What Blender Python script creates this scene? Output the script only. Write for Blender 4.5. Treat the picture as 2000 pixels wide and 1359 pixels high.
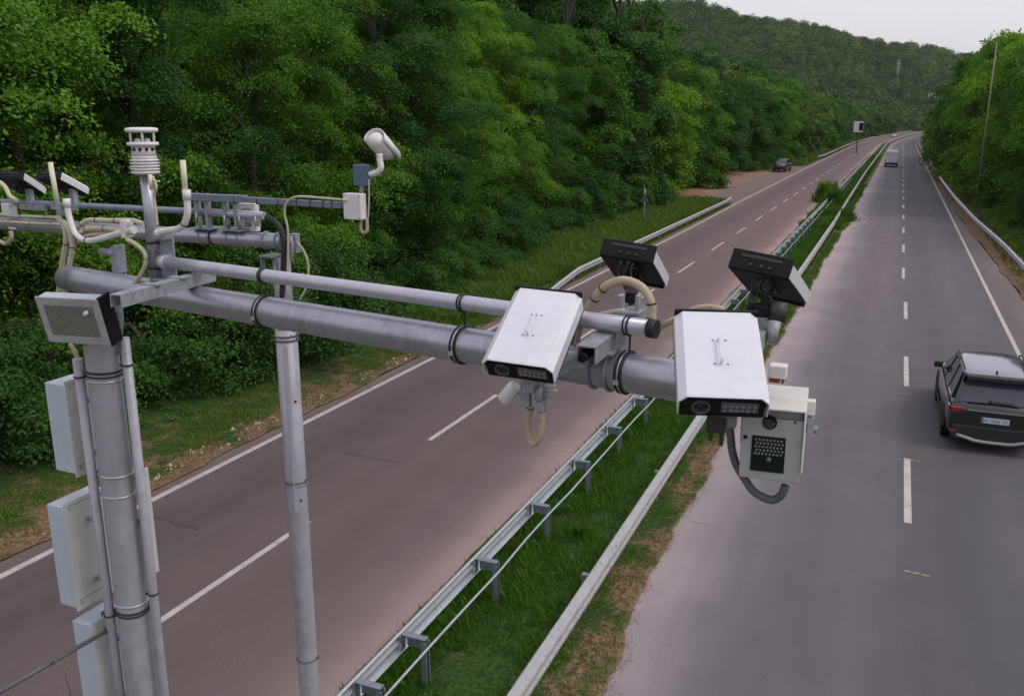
import bpy, bmesh, math, random
import numpy as np
from mathutils import Vector, Matrix, Euler
R = math.radians
for o in list(bpy.data.objects): bpy.data.objects.remove(o)
S = bpy.context.scene
COL = S.collection

# ------------------------------------------------------------------ camera, sky, sun, exposure
F_PX, CX, CY, CAMZ = 1720.0, 1000.0, 679.5, 7.0
PITCH = math.atan((679.5 - 237) / F_PX)
YAW = math.atan(765 * math.cos(PITCH) / F_PX)
cd = bpy.data.cameras.new('camera'); cam = bpy.data.objects.new('camera', cd); COL.objects.link(cam)
cd.sensor_fit = 'HORIZONTAL'; cd.sensor_width = 36; cd.lens = F_PX / 2000 * 36
cd.clip_start = 0.05; cd.clip_end = 5000
cam.location = (0, 0, CAMZ); cam.rotation_euler = (R(90) - PITCH, 0, YAW)
S.camera = cam

SUN_EL, SUN_AZ = R(55), R(85)      # overcast: a broad, weak sun high on the right
w = bpy.data.worlds.new('World'); S.world = w; w.use_nodes = True
nt = w.node_tree; nt.nodes.clear()
out = nt.nodes.new('ShaderNodeOutputWorld'); add = nt.nodes.new('ShaderNodeAddShader')
b1 = nt.nodes.new('ShaderNodeBackground'); b2 = nt.nodes.new('ShaderNodeBackground')
sky = nt.nodes.new('ShaderNodeTexSky'); sky.sky_type = 'NISHITA'; sky.sun_disc = False
sky.sun_elevation = SUN_EL; sky.sun_rotation = SUN_AZ; sky.air_density = 1.0; sky.dust_density = 4.0; sky.ozone_density = 1.0
b1.inputs['Strength'].default_value = 0.05
nt.links.new(sky.outputs[0], b1.inputs[0])
# even cloud layer: very slightly mottled white grey
tc = nt.nodes.new('ShaderNodeTexCoord'); nz = nt.nodes.new('ShaderNodeTexNoise'); nz.inputs['Scale'].default_value = 1.6
nz.inputs['Detail'].default_value = 4
mp = nt.nodes.new('ShaderNodeMapping'); mp.inputs['Scale'].default_value = (1, 1, 4)
rp = nt.nodes.new('ShaderNodeValToRGB')
rp.color_ramp.elements[0].position = .3; rp.color_ramp.elements[0].color = (.60, .575, .61, 1)
rp.color_ramp.elements[1].position = .7; rp.color_ramp.elements[1].color = (.66, .63, .655, 1)
nt.links.new(tc.outputs['Generated'], mp.inputs[0]); nt.links.new(mp.outputs[0], nz.inputs['Vector'])
nt.links.new(nz.outputs[0], rp.inputs[0]); nt.links.new(rp.outputs[0], b2.inputs[0]); b2.inputs['Strength'].default_value = 1.05
nt.links.new(b1.outputs[0], add.inputs[0]); nt.links.new(b2.outputs[0], add.inputs[1]); nt.links.new(add.outputs[0], out.inputs[0])
sd = bpy.data.lights.new('sun', 'SUN'); sd.energy = 0.85; sd.angle = R(25); sd.color = (1, .97, .93)
sun = bpy.data.objects.new('sun', sd); COL.objects.link(sun)
dv = Vector((math.sin(SUN_AZ) * math.cos(SUN_EL), math.cos(SUN_AZ) * math.cos(SUN_EL), math.sin(SUN_EL)))
sun.rotation_euler = dv.to_track_quat('Z', 'Y').to_euler(); sun.location = (0, 0, 60)
S.view_settings.view_transform = 'Standard'; S.view_settings.look = 'None'
S.view_settings.exposure = 0.0; HAZE_DENSITY = .00007; S.view_settings.gamma = 1.0

# ------------------------------------------------------------------ survey helpers: sight lines from the photographer's spot
C0 = Vector((0, 0, CAMZ))
_fh = Vector((-math.sin(YAW), math.cos(YAW), 0)); _R = Vector((math.cos(YAW), math.sin(YAW), 0))
_F = _fh * math.cos(PITCH) + Vector((0, 0, -math.sin(PITCH))); _U = _R.cross(_F)
def ray(u, v): return _F + _R * ((u - CX) / F_PX) - _U * ((v - CY) / F_PX)
def onz(u, v, z=0.0):
    d = ray(u, v); return C0 + d * ((z - CAMZ) / d.z)
def onx(u, v, x):
    d = ray(u, v); return C0 + d * (x / d.x)
def ony(u, v, y):
    d = ray(u, v); return C0 + d * (y / d.y)
P0 = Vector((-4.3, 3.734, 6.08))                 # where the near arm sits on its pole
DA = Vector((.98420, -.17708, 0)); NA = Vector((-.17708, -.98420, 0))
def ap(u, v, off=0.0):                           # plane of the near arm
    d = ray(u, v); o = P0 + NA * off; return C0 + d * ((o - C0).dot(NA) / d.dot(NA))
YB = 5.49
def bp(u, v, off=0.0): return ony(u, v, YB - off) # plane of the far arm
def proj(p):
    d = Vector(p) - C0; z = d.dot(_F); return CX + F_PX * d.dot(_R) / z, CY - F_PX * d.dot(_U) / z
def zat(x, y, v):                                # height on a vertical axis seen at image row v
    a, b = -2.0, 12.0
    for _ in range(50):
        m = (a + b) / 2
        if proj((x, y, m))[1] > v: a = m
        else: b = m
    return a

# ------------------------------------------------------------------ materials
MATS = {}
def srgb(*c): return tuple(((x / 255) / 12.92 if x / 255 <= .04045 else ((x / 255 + .055) / 1.055) ** 2.4) for x in c)
def mat(name, col, rough=.6, metal=0, noise=.0, nscale=20, spec=.5, bump=0, bscale=60, coat=0, stain=None, stain_amt=.5, stain_scale=6, trans=0, emis=0):
    if name in MATS: return MATS[name]
    m = bpy.data.materials.new(name); m.use_nodes = True; n = m.node_tree; p = n.nodes['Principled BSDF']
    p.inputs['Roughness'].default_value = rough; p.inputs['Metallic'].default_value = metal
    p.inputs['Specular IOR Level'].default_value = spec; p.inputs['Coat Weight'].default_value = coat
    p.inputs['Coat Roughness'].default_value = .08
    if trans: p.inputs['Transmission Weight'].default_value = trans
    if emis:
        p.inputs['Emission Color'].default_value = (*col, 1); p.inputs['Emission Strength'].default_value = emis
    t = n.nodes.new('ShaderNodeTexCoord'); a = n.nodes.new('ShaderNodeTexNoise'); a.inputs['Scale'].default_value = nscale
    a.inputs['Detail'].default_value = 6; n.links.new(t.outputs['Object'], a.inputs['Vector'])
    r = n.nodes.new('ShaderNodeValToRGB'); r.color_ramp.elements[0].position = .32; r.color_ramp.elements[1].position = .68
    nn = max(noise, .02)
    r.color_ramp.elements[0].color = tuple(max(0, c * (1 - nn)) for c in col) + (1,)
    r.color_ramp.elements[1].color = tuple(min(1, c * (1 + nn)) for c in col) + (1,)
    n.links.new(a.outputs[0], r.inputs[0]); src = r.outputs[0]
    if stain:
        b = n.nodes.new('ShaderNodeTexNoise'); b.inputs['Scale'].default_value = stain_scale; b.inputs['Detail'].default_value = 8
        b.inputs['Roughness'].default_value = .7
        mpn = n.nodes.new('ShaderNodeMapping'); mpn.inputs['Scale'].default_value = (1, 1, .35)
        n.links.new(t.outputs['Object'], mpn.inputs[0]); n.links.new(mpn.outputs[0], b.inputs['Vector'])
        k = n.nodes.new('ShaderNodeValToRGB'); k.color_ramp.elements[0].position = .52; k.color_ramp.elements[1].position = .72
        k.color_ramp.elements[1].color = (stain_amt,) * 3 + (1,)
        n.links.new(b.outputs[0], k.inputs[0])
        x = n.nodes.new('ShaderNodeMix'); x.data_type = 'RGBA'; x.inputs['B'].default_value = (*stain, 1)
        n.links.new(k.outputs[0], x.inputs['Factor']); n.links.new(src, x.inputs['A']); src = x.outputs['Result']
    n.links.new(src, p.inputs['Base Color'])
    if bump:
        q = n.nodes.new('ShaderNodeTexNoise'); q.inputs['Scale'].default_value = bscale; n.links.new(t.outputs['Object'], q.inputs['Vector'])
        u = n.nodes.new('ShaderNodeBump'); u.inputs['Strength'].default_value = bump; u.inputs['Distance'].default_value = .01
        n.links.new(q.outputs[0], u.inputs['Height']); n.links.new(u.outputs[0], p.inputs['Normal'])
    MATS[name] = m; return m
GALV = mat('galvanised_steel', srgb(172, 172, 184), .36, .62, .08, 14, stain=srgb(105, 104, 112), stain_amt=.45, stain_scale=9, bump=.06, bscale=45)
GALVP = mat('galvanised_pole_steel', srgb(164, 162, 171), .45, .15, .08, 10, stain=srgb(98, 97, 104), stain_amt=.5, stain_scale=5, bump=.06, bscale=40)
GALVD = mat('dull_galvanised_bracket', srgb(150, 154, 160), .55, .25, .16, 30, stain=srgb(80, 84, 92), stain_amt=.6, stain_scale=14)
PIPE = mat('pale_grey_pipe', srgb(186, 186, 198), .36, .35, .06, 20, stain=srgb(140, 140, 150), stain_amt=.3)
WHITE = mat('white_painted_sheet_metal', srgb(216, 216, 224), .38, 0, .03, 6, stain=srgb(180, 176, 172), stain_amt=.35, stain_scale=5, coat=.1)
WHITEP = mat('white_plastic', srgb(222, 218, 218), .45, 0, .03, 12, stain=srgb(180, 174, 170), stain_amt=.3)
CREAM = mat('cream_plastic_rod', srgb(214, 210, 186), .5, 0, .05, 20)
CABW = mat('cabinet_blue_white_paint', srgb(186, 196, 208), .45, 0, .04, 5, stain=srgb(160, 166, 172), stain_amt=.35, stain_scale=4)
CABG = mat('cabinet_grey_white_paint', srgb(190, 190, 186), .5, 0, .05, 5, stain=srgb(140, 138, 132), stain_amt=.45, stain_scale=5)
TAN = mat('tan_corrugated_conduit', srgb(178, 162, 138), .6, 0, .12, 40, stain=srgb(120, 104, 84), stain_amt=.5, stain_scale=12, bump=.2, bscale=120)
TANP = mat('pale_conduit', srgb(190, 184, 160), .6, 0, .08, 40)
BLACK = mat('black_plastic', srgb(18, 19, 22), .55, 0, .15, 30, spec=.25)
BLACKR = mat('black_rubber_strap', srgb(34, 34, 38), .6, 0, .1, 30)
HOSE = mat('black_rubber_hose', srgb(46, 46, 50), .5, 0, .1, 30)
GHOSE = mat('grey_flexible_hose', srgb(96, 94, 100), .55, 0, .1, 60, bump=.3, bscale=90)
GLASSD = mat('dark_lens_glass', srgb(20, 21, 26), .08, 0, 0, 5, coat=.5)
IRW = mat('grey_led_window', srgb(92, 92, 98), .3, 0, .1, 80, coat=.4)
LEDM = mat('pale_led_lens', srgb(122, 122, 130), .25, 0, .05, 80, coat=.5)
BANDS = mat('bright_steel_band', srgb(200, 200, 205), .3, .6, .05, 40)
BLUEG = mat('blue_grey_box_paint', srgb(88, 102, 126), .5, 0, .06, 10)
BARG = mat('blue_grey_square_bar', srgb(120, 127, 144), .5, .15, .08, 10, stain=srgb(92, 98, 112), stain_amt=.4)
FBOX = mat('flash_box_grey_paint', srgb(158, 160, 158), .5, 0, .05, 8, stain=srgb(120, 118, 110), stain_amt=.4, stain_scale=8)
FTOP = mat('flash_box_pale_hood', srgb(216, 213, 208), .45, 0, .04, 8, stain=srgb(176, 168, 152), stain_amt=.35)
RUST = mat('rusty_steel', srgb(120, 72, 44), .8, .1, .35, 40)
DARKROD = mat('dark_grey_rod', srgb(96, 96, 98), .55, .2, .1, 20)
REFL = mat('prismatic_lamp_glass', srgb(132, 137, 126), .2, .1, .25, 90, coat=.6, bump=.5, bscale=150)
LFRAME = mat('lamp_frame_grey', srgb(172, 172, 174), .5, .1, .08, 12, stain=srgb(110, 108, 104), stain_amt=.5, stain_scale=10)
RAILW = mat('worn_pale_rail_steel', srgb(176, 174, 176), .5, .25, .08, 8, stain=srgb(128, 122, 120), stain_amt=.5, stain_scale=5)
RAILB = mat('fresh_galvanised_rail', srgb(178, 184, 190), .40, .35, .08, 18, stain=srgb(112, 120, 128), stain_amt=.45, stain_scale=8)
POSTM = mat('rail_post_steel', srgb(126, 136, 144), .5, .3, .12, 18, stain=srgb(90, 96, 102), stain_amt=.5)
LINEP = mat('worn_white_road_paint', srgb(184, 176, 176), .75, 0, .12, 3, stain=srgb(118, 108, 108), stain_amt=.75, stain_scale=7)
YELP = mat('pale_yellow_chalk', srgb(168, 156, 112), .8, 0, .1, 8, stain=srgb(110, 102, 98), stain_amt=.7, stain_scale=20)
BARK = mat('bark', srgb(62, 56, 48), .9, 0, .3, 10, bump=.4, bscale=12)

def leafmat(name, c1, c2, trans=.36):
    m = bpy.data.materials.new(name); m.use_nodes = True; n = m.node_tree; n.nodes.clear(); L = n.links
    o = n.nodes.new('ShaderNodeOutputMaterial'); d = n.nodes.new('ShaderNodeBsdfDiffuse'); t = n.nodes.new('ShaderNodeBsdfTranslucent')
    g = n.nodes.new('ShaderNodeBsdfGlossy'); g.inputs['Roughness'].default_value = .5
    a = n.nodes.new('ShaderNodeAttribute'); a.attribute_name = 'tint'
    oi = n.nodes.new('ShaderNodeObjectInfo')
    ma = n.nodes.new('ShaderNodeMath'); ma.operation = 'MULTIPLY_ADD'; ma.inputs[1].default_value = .55; L.new(oi.outputs['Random'], ma.inputs[0])
    mb = n.nodes.new('ShaderNodeMath'); mb.operation = 'MULTIPLY'; mb.inputs[1].default_value = .55; L.new(a.outputs['Fac'], mb.inputs[0]); L.new(mb.outputs[0], ma.inputs[2])
    r = n.nodes.new('ShaderNodeValToRGB'); r.color_ramp.elements[0].color = (*c1, 1); r.color_ramp.elements[1].color = (*c2, 1)
    r.color_ramp.elements[0].position = .1; r.color_ramp.elements[1].position = .95
    L.new(ma.outputs[0], r.inputs[0]); L.new(r.outputs[0], d.inputs[0]); L.new(r.outputs[0], t.inputs[0])
    x = n.nodes.new('ShaderNodeMixShader'); x.inputs[0].default_value = trans; L.new(d.outputs[0], x.inputs[1]); L.new(t.outputs[0], x.inputs[2])
    y = n.nodes.new('ShaderNodeMixShader'); y.inputs[0].default_value = .012; L.new(x.outputs[0], y.inputs[1]); L.new(g.outputs[0], y.inputs[2])
    L.new(y.outputs[0], o.inputs[0]); return m
LEAF = leafmat('green_foliage', (.036, .112, .012), (.150, .310, .030))
LEAFD = leafmat('dark_green_foliage', (.026, .085, .016), (.092, .205, .034))
LEAFY = leafmat('yellow_green_foliage', (.075, .180, .014), (.200, .37, .024))
LEAFH = leafmat('hill_foliage', (.016, .050, .013), (.125, .210, .036), .08)
GRASSM = leafmat('grass_blades', (.050, .140, .016), (.180, .330, .038))
GRASSV = leafmat('verge_grass_blades', (.050, .115, .018), (.160, .270, .044))
GRASSY = leafmat('dry_grass_blades', (.12, .12, .045), (.20, .17, .08))

# ------------------------------------------------------------------ mesh building
class MB:
    def __init__(s): s.v = []; s.f = []; s.sm = []
    def add(s, vs, fs, smooth=False):
        b = len(s.v); s.v += [tuple(p) for p in vs]; s.f += [tuple(b + i for i in f) for f in fs]; s.sm += [smooth] * len(fs); return s
    def box(s, c, d, M=None):
        c = Vector(c); vs = []
        for z in (-.5, .5):
            for x, y in ((-.5, -.5), (.5, -.5), (.5, .5), (-.5, .5)):
                p = Vector((x * d[0], y * d[1], z * d[2]))
                if M is not None: p = M @ p
                vs.append(c + p)
        return s.add(vs, [(3, 2, 1, 0), (4, 5, 6, 7), (0, 1, 5, 4), (1, 2, 6, 5), (2, 3, 7, 6), (3, 0, 4, 7)])
    def beam(s, a, b, wd, ht, up=(0, 0, 1)):
        a = Vector(a); b = Vector(b); y = (b - a); L = y.length; y.normalize(); x = y.cross(Vector(up)).normalized(); z = x.cross(y)
        M = Matrix((x, y, z)).transposed(); return s.box((a + b) / 2, (wd, L, ht), M)
    def tube(s, pts, r, n=14, cap=True, closed=False):
        pts = [Vector(p) for p in pts]; N = len(pts); rs = r if isinstance(r, (list, tuple)) else [r] * N
        vs = []; prev = None
        for i, p in enumerate(pts):
            if closed: t = (pts[(i + 1) % N] - pts[i - 1])
            else: t = (pts[min(i + 1, N - 1)] - pts[max(i - 1, 0)])
            t.normalize()
            if prev is None:
                a = t.cross(Vector((0, 0, 1)));
                if a.length < .05: a = t.cross(Vector((0, 1, 0)))
            else: a = prev - t * prev.dot(t)
            a.normalize(); prev = a; b = t.cross(a)
            for k in range(n):
                q = 2 * math.pi * k / n; vs.append(p + (a * math.cos(q) + b * math.sin(q)) * rs[i])
        fs = []
        for i in range(N if closed else N - 1):
            j = (i + 1) % N
            for k in range(n): fs.append((i * n + k, i * n + (k + 1) % n, j * n + (k + 1) % n, j * n + k))
        s.add(vs, fs, True)
        if cap and not closed:
            b = len(s.v) - N * n
            s.f.append(tuple(b + k for k in reversed(range(n)))); s.sm.append(False)
            s.f.append(tuple(b + (N - 1) * n + k for k in range(n))); s.sm.append(False)
        return s
    def lathe(s, prof, c=(0, 0, 0), axis=(0, 0, 1), n=24):
        ax = Vector(axis).normalized(); c = Vector(c)
        return s.tube_r([(c + ax * z, r) for r, z in prof], ax, n)
    def tube_r(s, pr, ax, n):
        a = ax.cross(Vector((0, 0, 1)));
        if a.length < .05: a = ax.cross(Vector((0, 1, 0)))
        a.normalize(); b = ax.cross(a); vs = []; N = len(pr)
        for p, r in pr:
            for k in range(n):
                q = 2 * math.pi * k / n; vs.append(p + (a * math.cos(q) + b * math.sin(q)) * max(r, 1e-4))
        fs = [(i * n + k, i * n + (k + 1) % n, (i + 1) * n + (k + 1) % n, (i + 1) * n + k) for i in range(N - 1) for k in range(n)]
        s.add(vs, fs, True); b0 = len(s.v) - N * n
        s.f.append(tuple(b0 + k for k in reversed(range(n)))); s.sm.append(False)
        s.f.append(tuple(b0 + (N - 1) * n + k for k in range(n))); s.sm.append(False); return s
    def prism(s, poly, a, b):
        """poly: list of 3D points (one end); extruded by vector b-a"""
        n = len(poly); d = Vector(b) - Vector(a); p0 = [Vector(p) for p in poly]; p1 = [p + d for p in p0]
        return s.add(p0 + p1, [tuple(reversed(range(n))), tuple(range(n, 2 * n))] + [(i, (i + 1) % n, n + (i + 1) % n, n + i) for i in range(n)])
    def build(s, name, m, parent=None, bevel=0, world=True):
        me = bpy.data.meshes.new(name); off = Vector((0, 0, 0))
        if parent is not None and world:
            p = parent
            while p is not None: off += p.location; p = p.parent
        me.from_pydata([tuple(Vector(v) - off) for v in s.v] if off.length else s.v, [], s.f)
        me.polygons.foreach_set('use_smooth', s.sm); me.materials.append(m); me.update()
        bm = bmesh.new(); bm.from_mesh(me); bmesh.ops.recalc_face_normals(bm, faces=bm.faces); bm.to_mesh(me); bm.free()
        o = bpy.data.objects.new(name, me); COL.objects.link(o)
        if parent is not None: o.parent = parent
        if bevel:
            q = o.modifiers.new('bevel', 'BEVEL'); q.width = bevel; q.segments = 2; q.limit_method = 'ANGLE'; q.angle_limit = R(50)
            q.harden_normals = False
        return o
def tag(o, label, cat, group=None, kind=None):
    if label: o['label'] = label
    if cat: o['category'] = cat
    if group: o['group'] = group
    if kind: o['kind'] = kind
    return o
def thing(name, label, cat, loc=(0, 0, 0), group=None, rot=None):
    o = bpy.data.objects.new(name, None); COL.objects.link(o); o.location = loc; o.empty_display_size = .2
    if rot is not None: o.rotation_euler = rot
    return tag(o, label, cat, group)
def dup(root, loc, rot=None, label=None, scale=None, group=None):
    def cp(o, par):
        c = o.copy(); COL.objects.link(c)
        if par is not None: c.parent = par
        for ch in list(o.children): cp(ch, c)
        return c
    r = cp(root, None); r.location = loc
    if rot is not None: r.rotation_euler = rot
    if scale: r.scale = (scale,) * 3 if not isinstance(scale, tuple) else scale
    if label: r['label'] = label
    if group: r['group'] = group
    return r
def smooth_path(pts, n=6):
    P = [Vector(p) for p in pts]; P = [P[0] * 2 - P[1]] + P + [P[-1] * 2 - P[-2]]; out = []
    for i in range(1, len(P) - 2):
        for k in range(n):
            t = k / n; a, b, c, d = P[i - 1], P[i], P[i + 1], P[i + 2]
            out.append(.5 * ((2 * b) + (c - a) * t + (2 * a - 5 * b + 4 * c - d) * t * t + (3 * b - a - 3 * c + d) * t ** 3))
    out.append(P[-2]); return out
def npmesh(name, V, Fq, m, attr=None, parent=None, nper=4, smooth=False):
    me = bpy.data.meshes.new(name); nv = len(V); nf = len(Fq)
    me.vertices.add(nv); me.vertices.foreach_set('co', np.asarray(V, np.float32).ravel())
    me.loops.add(nf * nper); me.loops.foreach_set('vertex_index', np.asarray(Fq, np.int32).ravel())
    me.polygons.add(nf); me.polygons.foreach_set('loop_start', np.arange(0, nf * nper, nper, dtype=np.int32))
    me.polygons.foreach_set('loop_total', np.full(nf, nper, np.int32))
    me.update(calc_edges=True)
    if attr is not None:
        a = me.attributes.new('tint', 'FLOAT', 'POINT'); a.data.foreach_set('value', np.asarray(attr, np.float32))
    if smooth: me.polygons.foreach_set('use_smooth', np.ones(nf, bool))
    me.materials.append(m)
    if parent is False: return me
    o = bpy.data.objects.new(name, me); COL.objects.link(o)
    if parent is not None: o.parent = parent
    return o

# ------------------------------------------------------------------ road alignment
def lerp(xs, ys, x): return float(np.interp(x, xs, ys))
def cy_(y):      # sideways shift of the whole road where it bends to the right far away
    return lerp([0, 200, 260, 300, 344, 390, 430, 480, 528, 600, 736, 800], [0, 0, -.1, .1, 1.2, 3.0, 5, 7.6, 10.5, 14.5, 21, 25], y)
def xl_edge(y): return lerp([0, 60, 81, 142, 250], [-12.45, -12.55, -12.8, -13.1, -13.1], y)   # left solid line
def pav_r(y): return lerp([0, 30, 46, 67, 86, 111], [5.3, 5.3, 5.1, 4.65, 4.4, 4.25], y)        # right pavement edge
YS = [-30, -15, -5] + [i * 2.5 for i in range(0, 41)] + [105, 112, 120, 130, 140, 150, 165, 180, 200, 220, 240, 260, 280, 300, 320, 344, 365, 390, 410, 430, 455, 480, 505, 528, 560, 600, 640, 690, 736, 780]
def strip(name, f0, f1, y0, y1, z, m, nx=1, step=None):
    ys = [y0] + [y for y in YS if y0 < y < y1] + [y1]
    if step: ys = list(np.arange(y0, y1, step)) + [y1]
    V = []; UV = []
    for y in ys:
        a = f0(y) if callable(f0) else f0; b = f1(y) if callable(f1) else f1
        for i in range(nx + 1):
            x = a + (b - a) * i / nx; V.append((x + cy_(y), y, z(x, y) if callable(z) else z)); UV.append((x, y))
    n = nx + 1
    fs = [(j * n + i, j * n + i + 1, (j + 1) * n + i + 1, (j + 1) * n + i) for j in range(len(ys) - 1) for i in range(nx)]
    me = bpy.data.meshes.new(name); me.from_pydata(V, [], fs); uv = me.uv_layers.new(name='UVMap')
    for l in me.loops: uv.data[l.index].uv = UV[l.vertex_index]
    me.materials.append(m); o = bpy.data.objects.new(name, me); COL.objects.link(o); return o

def asphalt(name, stops, ystops, patches=()):
    m = bpy.data.materials.new(name); m.use_nodes = True; n = m.node_tree; L = n.links; p = n.nodes['Principled BSDF']
    p.inputs['Roughness'].default_value = .78; p.inputs['Specular IOR Level'].default_value = .35
    uv = n.nodes.new('ShaderNodeUVMap'); uv.uv_map = 'UVMap'; sp = n.nodes.new('ShaderNodeSeparateXYZ'); L.new(uv.outputs[0], sp.inputs[0])
    wob = n.nodes.new('ShaderNodeTexNoise'); wob.inputs['Scale'].default_value = .35; wob.inputs['Detail'].default_value = 3; L.new(uv.outputs[0], wob.inputs['Vector'])
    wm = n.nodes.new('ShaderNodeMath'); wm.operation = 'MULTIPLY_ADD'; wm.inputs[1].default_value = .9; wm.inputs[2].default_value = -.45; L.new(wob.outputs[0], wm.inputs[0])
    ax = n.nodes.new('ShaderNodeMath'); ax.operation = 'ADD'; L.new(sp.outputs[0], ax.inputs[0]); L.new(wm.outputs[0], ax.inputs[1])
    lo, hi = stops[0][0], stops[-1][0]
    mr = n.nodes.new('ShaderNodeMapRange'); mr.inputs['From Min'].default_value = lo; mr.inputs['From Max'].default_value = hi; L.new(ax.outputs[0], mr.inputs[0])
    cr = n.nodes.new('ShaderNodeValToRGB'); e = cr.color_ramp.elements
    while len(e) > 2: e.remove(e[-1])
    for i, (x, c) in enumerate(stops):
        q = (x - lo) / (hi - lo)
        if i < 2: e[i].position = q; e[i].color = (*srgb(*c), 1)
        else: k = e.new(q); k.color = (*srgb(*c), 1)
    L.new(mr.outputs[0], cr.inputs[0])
    # tone along the road: lighter and darker stretches set by distance
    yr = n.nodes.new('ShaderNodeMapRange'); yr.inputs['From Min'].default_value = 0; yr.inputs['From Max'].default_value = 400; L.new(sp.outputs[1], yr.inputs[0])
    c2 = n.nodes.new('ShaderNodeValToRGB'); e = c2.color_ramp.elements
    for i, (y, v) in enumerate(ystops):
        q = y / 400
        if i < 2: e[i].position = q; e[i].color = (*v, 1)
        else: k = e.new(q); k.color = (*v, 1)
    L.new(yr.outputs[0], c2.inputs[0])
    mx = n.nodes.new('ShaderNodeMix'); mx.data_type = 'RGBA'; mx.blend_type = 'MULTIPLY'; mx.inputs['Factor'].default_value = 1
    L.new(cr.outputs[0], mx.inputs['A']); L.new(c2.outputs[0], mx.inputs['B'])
    # large blotches, streaks along the road, and fine stone grain
    st = n.nodes.new('ShaderNodeMapping'); st.inputs['Scale'].default_value = (2.2, .12, 1); L.new(uv.outputs[0], st.inputs[0])
    n1 = n.nodes.new('ShaderNodeTexNoise'); n1.inputs['Scale'].default_value = 1.3; n1.inputs['Detail'].default_value = 5; L.new(st.outputs[0], n1.inputs['Vector'])
    n2 = n.nodes.new('ShaderNodeTexNoise'); n2.inputs['Scale'].default_value = 60; n2.inputs['Detail'].default_value = 3; L.new(uv.outputs[0], n2.inputs['Vector'])
    n3 = n.nodes.new('ShaderNodeTexNoise'); n3.inputs['Scale'].default_value = .9; n3.inputs['Detail'].default_value = 6; L.new(uv.outputs[0], n3.inputs['Vector'])
    cur = mx.outputs['Result']
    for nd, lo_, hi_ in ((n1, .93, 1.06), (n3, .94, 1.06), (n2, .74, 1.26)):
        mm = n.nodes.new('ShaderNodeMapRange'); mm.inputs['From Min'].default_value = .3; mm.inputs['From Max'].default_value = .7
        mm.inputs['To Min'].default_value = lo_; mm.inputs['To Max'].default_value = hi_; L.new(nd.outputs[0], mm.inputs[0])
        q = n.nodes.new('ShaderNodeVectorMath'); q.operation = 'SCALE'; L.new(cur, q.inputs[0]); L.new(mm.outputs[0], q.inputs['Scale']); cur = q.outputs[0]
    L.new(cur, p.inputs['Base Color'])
    bu = n.nodes.new('ShaderNodeBump'); bu.inputs['Strength'].default_value = .35; bu.inputs['Distance'].default_value = .01; L.new(n2.outputs[0], bu.inputs['Height']); L.new(bu.outputs[0], p.inputs['Normal'])
    return m
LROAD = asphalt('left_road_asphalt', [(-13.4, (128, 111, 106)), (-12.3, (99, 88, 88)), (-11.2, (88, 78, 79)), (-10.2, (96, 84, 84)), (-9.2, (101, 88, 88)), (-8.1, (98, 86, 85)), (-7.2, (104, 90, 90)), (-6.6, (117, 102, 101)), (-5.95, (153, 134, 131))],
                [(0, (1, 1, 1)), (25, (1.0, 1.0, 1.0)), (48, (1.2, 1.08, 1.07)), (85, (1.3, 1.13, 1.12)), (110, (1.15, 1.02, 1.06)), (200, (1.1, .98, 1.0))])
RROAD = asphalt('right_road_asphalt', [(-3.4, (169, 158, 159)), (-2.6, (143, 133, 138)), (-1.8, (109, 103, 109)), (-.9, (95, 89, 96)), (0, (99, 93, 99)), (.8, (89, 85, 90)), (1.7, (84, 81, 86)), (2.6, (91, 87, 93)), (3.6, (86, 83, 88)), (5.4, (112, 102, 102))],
                [(0, (.95, .95, .95)), (20, (1.0, 1.0, 1.0)), (45, (1.25, 1.17, 1.16)), (70, (1.25, 1.17, 1.18)), (76, (.84, .84, .88)), (96, (.9, .9, .96)), (99, (1.2, 1.15, 1.18)), (103, (.85, .85, .92)), (150, (.95, .93, .98)), (158, (1.15, 1.1, 1.1)), (165, (.9, .88, .92))])

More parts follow.
